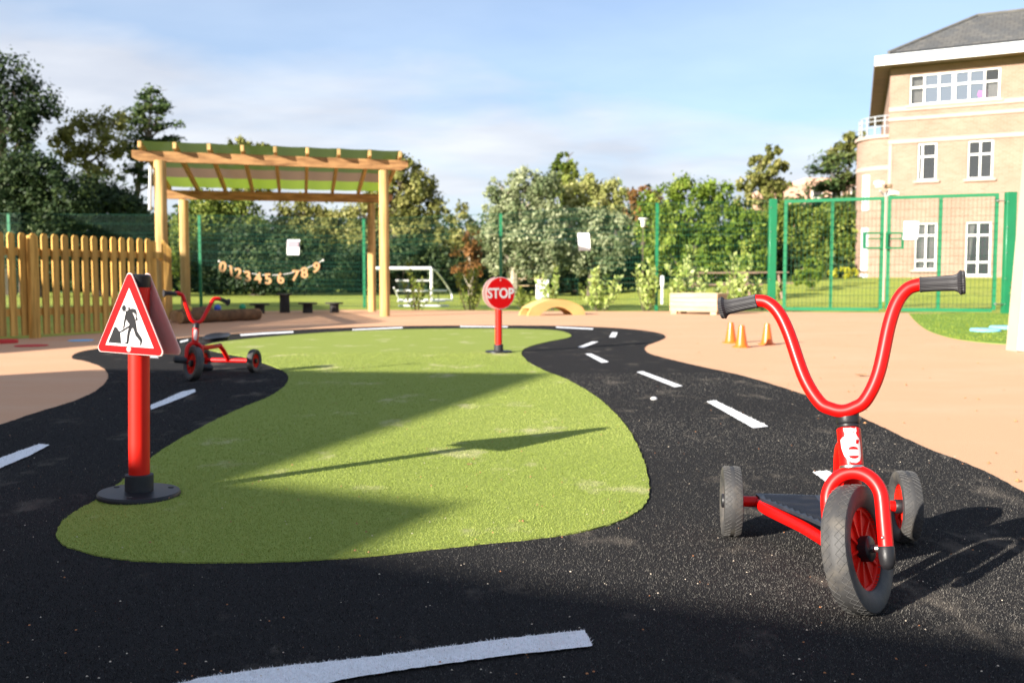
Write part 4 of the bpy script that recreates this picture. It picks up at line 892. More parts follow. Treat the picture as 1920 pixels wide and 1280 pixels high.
# ---------------------------------------------------------------- picket fence
FA0, FDR = Vector((-4.93, 9.35, 0)), Vector((.436, .9, 0)).normalized()
PF = thing('picket_fence', 'yellowish wooden picket fence with rounded tops at left', 'fence', FA0 + FDR * .8)
seg = [(FA0 - FDR * 2.2, FA0 + FDR * 1.98), (FA0 + FDR * 2.0, Vector((-5.32, 15.0, 0)))]
pk = None
for si, (a, b) in enumerate(seg):
    dr = (b - a).normalized(); nn = Vector((dr.y, -dr.x, 0)); L_ = (b - a).length; n_ = int(L_ / .123)
    for k in range(n_):
        p = a + dr * (.06 + .123 * k); hgt = 1.04 + rnd.uniform(-.008, .008)
        if pk is None or si != pk[1]:
            mb = MB(); poly = [(-.036, .03), (.036, .03), (.036, hgt - .034), (.028, hgt - .012), (.013, hgt), (-.013, hgt), (-.028, hgt - .012), (-.036, hgt - .034)]
            mb.prism(poly, lambda x, y, h: PF.location + dr * x + nn * h + Vector((0, 0, y)), (0, .020)); o = mb.build('picket', 'picket_wood', PF, smooth=0); pk = (o, si); base = o
            o.location = p - PF.location
        else:
            o = base.copy(); COL.objects.link(o); o.parent = PF; o.location = p - PF.location; o.rotation_euler = (0, rnd.uniform(-.006, .006), 0)
    for zr in (.26, .86):
        mb = MB(); mb.box((a + b) / 2 - nn * .022 + Vector((0, 0, zr)), (L_, .04, .075), dr, nn); mb.build('rail', 'picket_wood', PF, smooth=0)
    for q in ([2.47, 4.1] if si == 0 else [.6, 3.9]):
        mb = MB(); p = a + dr * q; mb.box(p + nn * (.0 if si == 0 else -.09) + Vector((0, 0, .50)) + nn * (.055 if q < 3 and si == 0 else -.05), (.10, .065, 1.04), dr, nn, bev=.008); mb.build('post', 'picket_wood', PF, smooth=0)

# ---------------------------------------------------------------- pergola
FR, FL, RR, RL = Vector((-2.0, 15.1, 0)), Vector((-5.12, 14.1, 0)), Vector((-2.52, 17.3, 0)), Vector((-5.62, 16.55, 0))
HF, HR = 2.27, 1.93
PG = thing('pergola', 'round post timber pergola with green shade cloth roof', 'pergola', (FR + FL + RR + RL) / 4)
for b, h, r in ((FR, HF, .078), (FL, HF + .03, .088), (RR, HR, .072), (RL, HR, .080)):
    mb = MB(); mb.lathe([(r, -.1), (r * 1.01, .5), (r * .99, 1.2), (r * .97, h - .01), (r * .9, h)], b, (0, 0, 1), 20, wob=lambda k: 1 + .01 * math.sin(k * 2.3)); mb.build('post', 'wood_post', PG)
def beam(a, b, za, zb, ext, hh, th, off):
    dr = (b - a).normalized(); dr3 = (b + Vector((0, 0, zb)) - a - Vector((0, 0, za))).normalized(); nn = Vector((-dr.y, dr.x, 0)); up = dr3.cross(nn) * -1
    if up.z < 0: up = -up
    A_ = a + Vector((0, 0, za)) - dr3 * ext; L_ = (b - a).length + 2 * ext
    poly = [(0, hh * .35), (.10, 0), (L_ - .10, 0), (L_, hh * .35), (L_, hh), (0, hh)]
    mb = MB(); mb.prism(poly, lambda x, y, h: A_ + dr3 * x + up * y + nn * (h + off), (-th / 2, th / 2)); return mb
beam(FL, FR, HF + .012, HF + .012, .38, .15, .07, 0).build('beam', 'wood_beam', PG, smooth=0)
beam(RL, RR, HR + .012, HR + .012, .38, .15, .07, 0).build('beam', 'wood_beam', PG, smooth=0)
rs = []
for k in range(9):
    f = -.075 + 1.15 * k / 8; a = FL.lerp(FR, f) + Vector((0, 0, HF + .215)); b = RL.lerp(RR, f) + Vector((0, 0, HR + .215)); dr = (b - a).normalized()
    a = a - dr * .16; b = b + dr * .2; sd = dr.cross(Vector((0, 0, 1))).normalized(); up = sd.cross(dr)
    mb = MB(); mb.box((a + b) / 2, ((b - a).length, .05, .095), dr, sd, up, bev=.004); mb.build('rafter', 'wood_post', PG, smooth=0); rs.append((a + up * .052, b + up * .052))
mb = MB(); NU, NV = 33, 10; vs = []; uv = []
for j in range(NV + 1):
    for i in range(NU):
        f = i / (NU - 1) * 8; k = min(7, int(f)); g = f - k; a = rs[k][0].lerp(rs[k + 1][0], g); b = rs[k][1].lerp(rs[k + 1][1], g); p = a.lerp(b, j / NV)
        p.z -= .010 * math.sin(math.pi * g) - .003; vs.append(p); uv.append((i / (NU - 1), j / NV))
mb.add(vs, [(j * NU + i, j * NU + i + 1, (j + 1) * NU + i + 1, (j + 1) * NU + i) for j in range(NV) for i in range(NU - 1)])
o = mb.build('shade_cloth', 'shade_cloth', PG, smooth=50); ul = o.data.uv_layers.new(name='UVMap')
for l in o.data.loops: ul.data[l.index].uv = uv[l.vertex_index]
mb = MB(); q = V(282, 312, 14.0); mb.tube(catmull([q, q + Vector((-.01, 0, -.3)), q + Vector((-.03, .02, -.62))], 4), .022, 6); mb.build('hanging_strap', 'rope', PG)

# ---------------------------------------------------------------- logs, balls, spool stools
def log(a, b, r, lab):
    t = thing('log', lab, 'log', (a + b) / 2, 'logs edging the play pit'); d = (b - a); n = 7
    mb = MB(); mb.tube([a.lerp(b, k / n) + Vector((0, 0, r + rnd.uniform(-.004, .004))) for k in range(n + 1)], [r * rnd.uniform(.94, 1.05) for _ in range(n + 1)], 14, True); mb.build('bark', 'log_bark', t, smooth=60)
    ax = d.normalized()
    for e, s_ in ((a, -1), (b, 1)):
        mb = MB(); mb.lathe([(r * .93, 0), (r * .92, .008), (0, .010)], e + Vector((0, 0, r)) + ax * s_ * .001, ax * s_, 14); mb.build('cut_end', 'log_end', t, smooth=0)
La, Lb = G(338, 607), G(484, 600)
log(La, Lb, .085, 'long brown bark log lying across the sand behind the tricycle')
log(G(327, 605) + Vector((-.02, .1, 0)), G(333, 600) + Vector((0, 1.4, 0)), .085, 'log with pale cut end just left of the long log')
for px, m_, lb in ((408, 'ball_blue', 'blue ball resting on the log behind the tricycle'), (455, 'ball_green', 'green ball resting on the log near its right end'), (353, 'ball_yellow', 'yellow ball behind the log between the handlebars')):
    Y_ = La.y + (Lb.y - La.y) * (px - 338) / 146 + .10; c = V(px, 588, Y_ + .05); mb = MB(); mb.ball((c.x, c.y, .185), .05, 14, 10); tag(mb.build('ball', m_, loc=(c.x, c.y, .185)), lb, 'ball')
def stool(px, yb, h, r, disc, lab):
    p = G(px, yb); t = thing('spool_stool' if disc else 'wooden_stump', lab, 'stool' if disc else 'stump', p, 'dark stools in front of the fence')
    mb = MB(); mb.lathe([(r * 1.05, 0), (r, .03), (r * .97, h - .01), (r * .95, h)], p, (0, 0, 1), 18); mb.build('base', 'dark_stump', t)
    mb = MB(); R_ = disc or r * 1.5; mb.lathe([(R_ * .98, h + .001), (R_, h + .006), (R_, h + .022), (R_ * .97, h + .028), (0, h + .029)], p, (0, 0, 1), 24); mb.build('seat', 'dark_stump', t)
stool(487, 587.5, .14, .085, .165, 'round dark spool stool leftmost in the row, by the log end')
stool(534, 586, .30, .088, .14, 'tallest dark spool stool under the paper notice')
stool(577, 586.5, .15, .085, .165, 'round dark spool stool right of the tallest one')
stool(627, 586, .15, .080, .155, 'round dark spool stool nearest the right pergola posts')

# ---------------------------------------------------------------- football goal and garden things beyond the fence
Yg = 24.0
def gz_(px): return V(px, 521, Yg).x
GG = thing('football_goal', 'small white football goal on the lawn right of the pergola', 'goal', (gz_(760), Yg, 0))
zc = V(760, 503, Yg).z
mb = MB(); mb.tube([(gz_(700), Yg, zc), (gz_(809), Yg, zc)], .04, 8); mb.build('crossbar', 'white_metal', GG)
for px in (702, 809): mb = MB(); mb.tube([(gz_(px), Yg, 0), (gz_(px), Yg, zc)], .035, 8); mb.build('goal_post', 'white_metal', GG)
mb = MB(); x_ = gz_(809); x2 = gz_(842)
mb.tube(catmull([(x_, Yg, zc), (x_ + .12, Yg + .2, zc - .1), (x2 - .1, Yg + 1.1, .35), (x2, Yg + 1.2, .1), (x2 - .05, Yg + 1.2, 0)], 4), .022, 6)
mb.tube([(x_, Yg, .03), (x2, Yg + 1.2, .03)], .022, 6); mb.tube([(gz_(735), Yg + 1.2, .03), (x2, Yg + 1.2, .03)], .022, 6); mb.tube(catmull([(gz_(731), Yg + .8, .35), (gz_(734), Yg + 1, .2), (gz_(739), Yg + 1.1, .02)], 4), .02, 6)
mb.build('back_stay', 'white_metal', GG)
HD = G(790, 574); HT = thing('bar_rack', 'set of long white horizontal bars on two low stands beside the goal', 'bars', (HD.x, 19.9, 0))
for y_, xa_, xb_ in ((526, 742, 806), (545, 743, 838), (564.5, 745, 835), (573, 747, 842)):
    Yh = 20.2; a, b = V(xa_, y_, Yh), V(xb_, y_, Yh); mb = MB(); mb.tube([a, b], .022, 6); mb.build('bar', 'white_metal', HT)
mb = MB(); a = V(765, 520, 20.26); mb.tube([(a.x, a.y, 0), a], .012, 6); mb.build('upright', 'dark_stump', HT); mb = MB(); b = V(822, 540, 20.26); mb.tube([(b.x, b.y, 0), b], .012, 6); mb.build('upright', 'dark_stump', HT)
def picnic(px, Y, s, lab, wood='picnic_wood'):
    x = V(px, 521, Y).x; g = lh(x, Y); o = Vector((x, Y, g)); t = thing('picnic_table', lab, 'table', o, 'picnic tables on the far lawn')
    for i in range(4): mb = MB(); mb.box(o + Vector((0, -.27 + i * .18, .72)) * s, (1.7 * s, .16 * s, .04 * s)); mb.build('plank', wood, t, smooth=0)
    for sy in (-1, 1): mb = MB(); mb.box(o + Vector((0, sy * .65, .43)) * s, (1.7 * s, .24 * s, .04 * s)); mb.build('bench_plank', wood, t, smooth=0)
    for sx in (-.6, .6):
        mb = MB(); mb.tube([o + Vector((sx, -.65, 0)) * s, o + Vector((sx, -.2, .70)) * s], .045 * s, 4); mb.tube([o + Vector((sx, .65, 0)) * s, o + Vector((sx, .2, .70)) * s], .045 * s, 4); mb.tube([o + Vector((sx, -.7, .39)) * s, o + Vector((sx, .7, .39)) * s], .035 * s, 4); mb.build('leg_frame', wood, t, smooth=0)
def picnicY(y): return CAMH * FPX / (y - 521)
picnic(988, 33, .8, 'pale picnic table far off just right of the stop sign', 'pale_wood')
picnic(1180, 33, .75, 'small picnic table far off under the grey green tree')
picnic(1352, 23, .95, 'dark picnic table behind the planter box')
picnic(1415, 24, .9, 'dark picnic table behind the wide laurel')
p = V(1017, 555, 27); p.z = 0; mb = MB(); mb.box(p + Vector((0, 0, .28)), (.36, .3, .56), bev=.02); tag(mb.build('white_bin', 'white_metal', loc=p), 'white box bin standing on the lawn between stop sign and arch', 'bin')
p = V(1242, 521, 22); p.z = 0; t = thing('marker_post', 'short white marker post behind the fence left of the planter', 'post', p); mb = MB(); mb.tube([p, p + Vector((0, 0, .5))], .03, 8); mb.build('shaft', 'white_metal', t); mb = MB(); mb.box(p + Vector((0, 0, .53)), (.09, .06, .24), bev=.02); mb.build('head', 'white_metal', t)
p = V(1206, 521, 25); t = thing('floodlight', 'white floodlight on a thin pole left of the slim fence post', 'lamp', (p.x, 25, lh(p.x, 25))); q0, q1 = V(1206, 409, 25), V(1207, 424, 25)
mb = MB(); mb.lathe([(.12, 0), (.12, -.03), (.07, -.06), (.05, -.22)], q0, (0, 0, 1), 12); mb.build('lamp_head', 'white_metal', t); mb = MB(); mb.tube([(q0.x, 25.0, 0), (q0.x, 25.0, q0.z - .2)], .012, 6); mb.build('pole', 'bark', t)
# camera cluster on a mast behind the gate
p = V(1657, 521, 22); t = thing('camera_mast', 'slim mast with white security cameras behind the gate', 'camera', (p.x, 22, lh(p.x, 22)))
mb = MB(); mb.tube([(p.x, 22, lh(p.x, 22)), (p.x, 22, V(1657, 362, 22).z)], .035, 8); mb.build('mast', 'stone_trim', t)
for x0, x1, y0, y1, m_ in ((1642, 1655, 340, 347, 'fascia_white'), (1662, 1670, 346, 353, 'soffit'), (1669, 1682, 359, 366, 'fascia_white'), (1645, 1650, 347, 352, 'fascia_white')):
    a, b = V(x0, y0, 21.8), V(x1, y1, 21.8); mb = MB(); mb.box((a + b) / 2, (b.x - a.x, .22, a.z - b.z), (.97, .1, -.12), (-.1, .99, 0), (.12, 0, .99), bev=.012); mb.build('security_camera', m_, t)
mb = MB()
for x_, y_ in ((1650, 358), (1666, 358), (1674, 368)): mb.tube([V(1657, 366, 22), V(x_, y_, 21.9)], .02, 6)
mb.build('bracket', 'lead_grey', t)

# ---------------------------------------------------------------- planter, arch, cones, mats, pillar
a, b = G(1256, 588), G(1345, 590); a.z = b.z = 0; dr = (b - a).normalized(); dp = Vector((-dr.y, dr.x, 0)); L_ = (b - a).length
t = thing('planter_box', 'pale wooden planter box on short feet in front of the fence', 'planter', (a + b) / 2 + dp * .2)
zt = V(1300, 549, a.y).z; D_ = .42; nb = 4; bh = (zt - .045) / nb
for k in range(nb):
    z = .045 + bh * (k + .5)
    for off in (0, D_): mb = MB(); mb.box((a + b) / 2 + dp * off + Vector((0, 0, z)), (L_, .028, bh - .004), dr, dp, bev=.003); mb.build('plank', 'pale_wood', t, smooth=0)
    for e in (a, b): mb = MB(); mb.box(e + dp * D_ / 2 + Vector((0, 0, z)) + dr * (.012 if e is a else -.012), (.024, D_ - .03, bh - .004), dr, dp, bev=.003); mb.build('end_plank', 'pale_wood', t, smooth=0)
for e, s_ in ((a, 1), (b, -1)):
    for off in (.03, D_ - .03): mb = MB(); mb.box(e + dr * s_ * .07 + dp * off + Vector((0, 0, .024)), (.10, .07, .048), dr, dp); mb.build('foot', 'pale_wood', t, smooth=0)
mb = MB(); mb.box((a + b) / 2 + dp * D_ / 2 + Vector((0, 0, zt - .06)), (L_ - .06, D_ - .06, .04), dr, dp); mb.build('soil', 'dark_stump', t, smooth=0)
a, b = G(990, 592), G(1097, 590); dr = (b - a).normalized(); dp = Vector((-dr.y, dr.x, 0)); L_ = (b - a).length; n = 20; zt = V(1045, 563, a.y).z
outer = []; inner = []
for k in range(n + 1):
    f = k / n; outer.append((L_ * f, .075 + (zt - .075) * math.sin(math.pi * f) ** .8 if 0 < k < n else .03)); g = .20 + .60 * f; inner.append((L_ * g, .0 + (zt - .11) * math.sin(math.pi * f) ** .8))
t = thing('wooden_arch', 'low yellow wooden rocker arch lying on the sand before the fence', 'play arch', (a + b) / 2)
poly = [(0, 0)] + outer + [(L_, 0)] + inner[::-1]
for off in (0, .30): mb = MB(); mb.prism(poly, lambda x, y, h: a + dr * x + dp * (h + off) + Vector((0, 0, y)), (0, .03)); mb.build('side_panel', 'arch_wood', t, smooth=30)
for k in range(1, n, 1):
    (x0, z0), (x1, z1) = outer[k], outer[min(k + 1, n)]; c0 = a + dr * ((x0 + x1) / 2) + Vector((0, 0, (z0 + z1) / 2 + .006)) + dp * .165; d_ = (dr * (x1 - x0) + Vector((0, 0, z1 - z0))); l_ = d_.length; d_.normalize()
    mb = MB(); mb.box(c0, (l_ * .9, .33, .014), d_, dp, d_.cross(dp)); mb.build('slat', 'arch_wood', t, smooth=0)
def cone(px, py, lab):
    p = G(px, py, 0); t = thing('traffic_cone', lab, 'cone', p, 'small orange cones on the sand surface'); H_ = .192
    mb = MB(); mb.lathe([(.058, .012), (.050, .03), (.025, H_ - .012), (.022, H_), (.015, H_), (.013, H_ - .02)], p, (0, 0, 1), 28); mb.build('cone_body', 'orange_plastic', t)
    mb = MB(); pts = [(math.cos(k * math.pi / 4 + .39) * .078, math.sin(k * math.pi / 4 + .39) * .078) for k in range(8)]; mb.prism(pts, lambda x, y, h: p + Vector((x, y, h)), (.0, .0115)); mb.build('base', 'orange_plastic', t, smooth=0)
cone(1370, 643, 'leftmost and rearmost of the three orange cones'); cone(1390, 651, 'front orange cone nearest the camera, second from left'); cone(1438, 646, 'orange cone standing alone right of the other two')
def disc(px, py, r, h, mat, lab, cat='mat', z=0.0):
    p = G(px, py, z); mb = MB(); mb.lathe([(r * .96, 0), (r, h * .4), (r * .93, h), (0, h * 1.02)], p, (0, 0, 1), 28, wob=lambda k: 1 + .03 * math.sin(k * 1.1 + r * 50)); return tag(mb.build('round_mat', mat, loc=p), lab, cat)
disc(1848, 621, .16, .03, 'blue_foam', 'pale blue round mat on the right turf, left one of two', z=.006); disc(1887, 616, .18, .03, 'blue_foam', 'pale blue round mat partly hidden by the white pillar', z=.006)
disc(10, 643, .11, .035, 'red_foam', 'thick red round mat at the left edge by the picket fence'); disc(58, 648.5, .14, .008, 'red_foam', 'thin red round mat on the shaded sand by the picket fence')
disc(152, 638.5, .12, .006, 'blue_foam', 'faint blue round mat near the picket fence')
p = G(1908, 659); t = thing('white_pillar', 'tall white pillar cut by the right edge of the picture', 'pillar', p + Vector((.15, .1, 0)))
mb = MB(); mb.box(p + Vector((.205, .1, .90)), (.30, .2, 1.8), (1, 0, -.055), (0, 1, 0), (.055, 0, 1), bev=.006); mb.build('shaft', 'white_metal', t); mb = MB(); mb.box(p + Vector((.046, .09, .90)), (.016, .15, 1.8), (1, 0, -.055), (0, 1, 0), (.055, 0, 1)); mb.build('edge_trim', 'stone_trim', t, smooth=0)

# ---------------------------------------------------------------- toy road signs
def sign_post(t, P, h, r, rb, collar):
    mb = MB(); mb.lathe([(r, .02), (r, h - .03)], P, (0, 0, 1), 40); mb.build('pole', 'red_plastic', t)
    mb = MB(); mb.lathe([(r + .0015, h - .034), (r + .002, h - .032), (r + .002, h - .004), (r - .002, h), (0, h + .001)], P, (0, 0, 1), 40); mb.build('cap', 'black_plastic', t)
    mb = MB(); mb.lathe([(r * 1.36, .008), (r * 1.34, collar), (r + .001, collar + .002)], P, (0, 0, 1), 40); mb.build('collar', 'black_rubber', t)
    mb = MB(); mb.lathe([(rb, 0), (rb, .007), (rb - .004, .0125), (r * 1.4, .015), (0, .016)], P, (0, 0, 1), 56); bs = mb.build('base_plate', 'black_plastic', t)
    mb = MB()
    for k in (0, 1, 2): a = math.radians(35 + 120 * k); mb.lathe([(.0075, .0), (.0075, .0018), (0, .0019)], P + Vector((math.cos(a) * rb * .78, math.sin(a) * rb * .78, .0128)), (0, 0, 1), 12)
    mb.build('screw_hole', 'dark_stump', bs)
def bis(n): n = Vector(n).normalized(); r = Vector((-n.y, n.x, 0)); return n, r, Vector((0, 0, 1))   # normal, viewer's right, up
def rounded(poly, r, k=5):
    out = []; n = len(poly)
    for i in range(n):
        p, a, b = Vector(poly[i]), Vector(poly[i - 1]), Vector(poly[(i + 1) % n]); d1, d2_ = (a - p).normalized(), (b - p).normalized(); ang = d1.angle(d2_); t_ = r / math.tan(ang / 2)
        c = p + (d1 + d2_).normalized() * (r / math.sin(ang / 2)); s0, s1 = p + d1 * t_, p + d2_ * t_; v0, v1 = s0 - c, s1 - c
        for j in range(k + 1):
            w = v0.lerp(v1, j / k).normalized() * r; out.append(tuple(c + w))
    return out
PS = G(261, 926, .012); PS.z = .0085
T1 = thing('road_works_sign', 'toy red pole sign with triangular road works panel at the turf edge', 'toy sign', PS)
sign_post(T1, PS, .601, .0275, .108, .058)
nS, rS, uS = bis((-.45, -.893, 0)); S_ = .250; ir = S_ * .2887; cz = .397 + ir
# outer triangle corners trimmed by rounding
def plate(c, n_, r_, poly, d): mb = MB(); mb.prism(poly, lambda x, y, h: c + r_ * x + Vector((0, 0, y)) + n_ * h, d); return mb
tri = [(-S_ / 2 - .004, -ir), (S_ / 2 + .004, -ir), (0, ir * 2 + .012)]
tri_r = rounded(tri, .011)
C_ = PS + Vector((0, 0, cz)); C_.z = cz
for s_, nm in ((1, 'front'), (-1, 'rear')):
    n_ = nS * s_; r_ = rS * s_; c = C_ + n_ * .0315
    pan = plate(c, n_, r_, tri_r, (-.0035, .0)).build('panel', 'white_panel' if s_ > 0 else 'pink_panel', T1, smooth=0)
    inr = [(x * .972, y * .972) for x, y in tri_r]
    plate(c, n_, r_, inr, (.0003, .0009)).build('red_border', 'red_print', pan, smooth=0)
    si = .180; ii = si * .2887; wt = [(-si / 2, -ii), (si / 2, -ii), (0, ii * 2)]; plate(c, n_, r_, wt, (.0010, .0013)).build('white_field', 'white_print', pan, smooth=0)
    # picture coordinates of the pictogram -> plane
    M3 = np.array([[470, 270, 1], [148, 1022, 1], [797, 1052, 1]], float); Xa = np.linalg.solve(M3, np.array([0, -si / 2, si / 2])); Xb = np.linalg.solve(M3, np.array([ii * 2, -ii, -ii]))
    def am(p_): v_ = np.array([p_[0], p_[1], 1.0]); return (float(v_ @ Xa), float(v_ @ Xb))
    figs = [[(403 + 28 * math.cos(a), 535 + 42 * math.sin(a)) for a in [k * .39 for k in range(16)]],
            [(422, 560), (440, 572), (470, 545), (520, 537), (558, 548), (575, 585), (574, 645), (590, 680), (583, 695), (558, 697), (563, 650), (552, 605), (517, 590), (545, 650), (560, 700), (570, 760), (580, 832), (640, 922), (652, 960), (632, 1018), (617, 1018), (620, 966), (558, 892), (528, 800), (512, 792), (484, 862), (462, 1006), (408, 1001), (414, 990), (436, 980), (448, 862), (470, 775), (476, 745), (436, 690), (440, 640), (426, 600)],
            [(428, 585), (446, 640), (428, 700), (410, 790), (388, 808), (400, 720), (414, 640)],
            [(345, 846), (385, 815), (478, 758), (486, 778), (400, 835), (355, 856)],
            [(185, 990), (232, 880), (268, 790), (290, 778), (315, 800), (322, 818), (352, 848), (365, 1000)]]
    for f_ in figs: plate(c, n_, r_, [am(q) for q in f_], (.0014, .0017)).build('pictogram', 'black_print', pan, smooth=0)
    mb = MB(); mb.lathe([(.0078, .001), (.0078, .0035), (.004, .0055), (0, .0058)], c + r_ * 0 + Vector((0, 0, -ir + .013)), n_, 16); mb.build('screw_cap', 'white_panel', pan)
mb = MB(); mb.tube([C_ + nS * -.033 + uS * .05, C_ + nS * .033 + uS * .05], .004, 8); mb.build('fixing_bolt', 'black_plastic', T1)
T1.rotation_euler = (0, .024, 0)                        # the toy sign leans a little
PS = G(935, 659.5, .012); PS.z = .0085
T2 = thing('stop_sign', 'toy red pole sign with round STOP disc at the far turf end', 'toy sign', PS)
sign_post(T2, PS, .600, .0275, .108, .062)
nS, rS, uS = bis((.47, -.883, 0)); zc = V(937, 549, 7.75).z; C_ = Vector((PS.x, PS.y, zc)); RD = .128
circ = lambda r_, k=56: [(math.cos(2 * math.pi * i / k) * r_, math.sin(2 * math.pi * i / k) * r_) for i in range(k)]
for s_ in (1, -1):
    n_ = nS * s_; r_ = rS * s_; c = C_ + n_ * .034
    pan = plate(c, n_, r_, circ(RD), (-.004, 0)).build('disc', 'white_panel', T2, smooth=40)
    plate(c, n_, r_, circ(RD * .955), (.0004, .001)).build('red_face', 'red_print', pan, smooth=0)
    me = text_mesh('STOP', .098, .0004, .0028); me.name = 'stop_lettering'; me.materials.clear(); me.materials.append(MATS['white_print'])
    M = Matrix((r_, Vector((0, 0, 1)), n_)).transposed(); o = bpy.data.objects.new('stop_lettering', me); COL.objects.link(o); o.parent = pan; o.matrix_local = Matrix.Translation(c + n_ * .0016 + Vector((0, 0, -.004)) - T2.location) @ M.to_4x4() @ Matrix.Diagonal((1, 1.12, 1, 1))
    mb = MB(); mb.lathe([(.006, .001), (.006, .003), (0, .004)], c + Vector((0, 0, RD * .80)), n_, 12); mb.build('screw_cap', 'white_panel', pan)

# ---------------------------------------------------------------- wheels
def wheel(t, C, ax, R, w, rimR, ribs=9, tread=True, hubmat='black_plastic', nm='wheel'):
    ax = Vector(ax).normalized(); a, u, v = frame_of(ax)
    h = w / 2
    mb = MB(); mb.lathe([(rimR, -h * .55), (rimR * 1.0, -h * .35), (rimR * .93, -h * .30), (rimR * .90, 0), (rimR * .93, h * .30), (rimR * 1.0, h * .35), (rimR, h * .55), (rimR + .002, h * .60), (rimR + .002, -h * .60), (rimR, -h * .55)], C, ax, 56, caps=False)
    mb.lathe([(rimR * .94, -h * .10), (.012, -h * .16), (.012, h * .16), (rimR * .94, h * .10)], C, ax, 56, caps=False)
    for k in range(ribs):
        a_ = 2 * math.pi * k / ribs; d = u * math.cos(a_) + v * math.sin(a_); tg = a.cross(d)
        mb.box(C + d * (rimR * .55), (rimR * .78, .0045, h * .72), d, tg, a)
    W = mb.build(nm, 'red_plastic', t, smooth=30)
    prof = [(rimR, -h * .62), (rimR + .002, -h * .74), (rimR + (R - rimR) * .45, -h * .98), (rimR + (R - rimR) * .72, -h), (R * .965, -h * .93), (R * .99, -h * .62), (R * .997, -h * .2), (R, -h * .14), (R, h * .14), (R * .997, h * .2), (R * .99, h * .62), (R * .965, h * .93), (rimR + (R - rimR) * .72, h), (rimR + (R - rimR) * .45, h * .98), (rimR + .002, h * .74), (rimR, h * .62)]
    mb = MB(); mb.lathe(prof + [prof[0]], C, ax, 80, caps=False); mb.build('tyre', 'tyre_rubber', W, smooth=50)
    if tread:
        mb = MB(); nl = 46
        def sp(ang, x):                      # point on the tread surface
            xx = abs(x) / h; rr = R * (.9985 - .030 * max(0, xx - .2) ** 1.6 * 1.3) + .0004; return C + (u * math.cos(ang) + v * math.sin(ang)) * rr + a * x
        for k in range(nl):
            for sd in (-1, 1):
                for tw in (-1, 1):
                    a0 = 2 * math.pi * k / nl; pts = [sp(a0 + tw * .16 * f, sd * h * (.20 + .72 * f)) for f in (0, .25, .5, .75, 1)]
                    tn = (u * -math.sin(a0) + v * math.cos(a0)) * .00045; up = (u * math.cos(a0) + v * math.sin(a0)) * .0005
                    vs = []
                    for p in pts: vs += [p - tn, p + up, p + tn]
                    fs = []
                    for j in range(4): i = j * 3; fs += [(i, i + 1, i + 4, i + 3), (i + 1, i + 2, i + 5, i + 4)]
                    mb.add(vs, fs)
        mb.build('tread', 'tread_rubber', W, smooth=0)
    for s_ in (-1, 1):
        mb = MB(); mb.lathe([(R * .20, h * .30), (R * .20, h * .95), (R * .18, h * 1.05), (R * .09, h * 1.1), (0, h * 1.12)], C, ax * s_, 28); mb.build('hub_cap', hubmat, W)
    return W
def steering(fwd, r, dl):
    b = Vector((math.sin(fwd), math.cos(fwd), 0)); R_ = Vector((b.y, -b.x, 0)); up = Vector((0, 0, 1)); c = up * math.cos(r) + b * math.sin(r); fp = -b * math.cos(r) + up * math.sin(r)
    a = R_ * math.cos(dl) + fp * math.sin(dl); n = a.cross(c)
    if n.y < 0: n = -n
    return b, R_, a, c, n
def grip(t, A, Bp, r, flare, bar):
    d = (Bp - A); L_ = d.length; ax = d.normalized(); n = 56
    prof = [(r * .90, 0), (r * 1.12, .002), (r * 1.06, .006), (r * 1.04, L_ * .3), (r * 1.10, L_ * .62), (r * 1.12, L_ * .76), (r * 1.30, L_ * .84), (r * 1.75, L_ * .90), (flare, L_ * .945), (flare * 1.02, L_ * .97), (flare * .97, L_), (flare * .55, L_ * 1.01), (0, L_ * 1.012)]
    mb = MB(); mb.lathe(prof, A, ax, n * 2, wob=lambda k: 1.0 if k % 4 < 2 else .945); mb.build('grip', 'grip_rubber', t, smooth=25)

# ---------------------------------------------------------------- scooter
R8 = math.radians(8.0); C0 = Vector((.6205, 1.692, .116))
b_, R_, a_, c_, n_ = steering(math.radians(1), math.radians(18), math.radians(40)); ra, rb2 = Vector((.508, 2.196, .085)), Vector((.889, 2.142, .085)); rm = (ra + rb2) / 2
SC = thing('three_wheeled_scooter', 'large red three wheeled scooter with black deck in the right foreground', 'scooter', (rm.x * .5 + C0.x * .5, (rm.y + C0.y) / 2, .004))
wheel(SC, C0, a_, .114, .046, .073, 10)
axr = (rb2 - ra).normalized()
wheel(SC, ra, axr, .080, .042, .050, 8); wheel(SC, rb2, axr, .080, .042, .050, 8)
def pc(s, t_, w=0): return C0 + a_ * s + c_ * t_ + n_ * w
# fork
mb = MB(); pts = [pc(-.050, -.004), pc(-.050, .045), pc(-.050, .085)]
for k in range(1, 10): an = math.pi - k * math.pi / 10; pts.append(pc(.050 * math.cos(an), .085 + .052 * math.sin(an)))
pts += [pc(.050, .085), pc(.050, .045), pc(.050, -.004)]
mb.tube(catmull(pts, 4), .0130, 20); fk = mb.build('fork', 'red_paint', SC, smooth=60)
for s_ in (-1, 1):
    mb = MB(); mb.lathe([(.0128, .026), (.0140, .024), (.0142, .006), (.0125, -.006), (.008, -.013), (0, -.0155)], pc(s_ * .050, -.022), c_, 24); mb.build('fork_end_cap', 'black_plastic', fk)
    mb = MB(); mb.ball(pc(s_ * .050 + s_ * .0, .018) - n_ * .0128, .0035, 8, 6); mb.build('rivet', 'steel', fk)
mb = MB(); mb.tube([pc(-.048, 0), pc(.048, 0)], .007, 12); mb.build('axle', 'steel', fk)
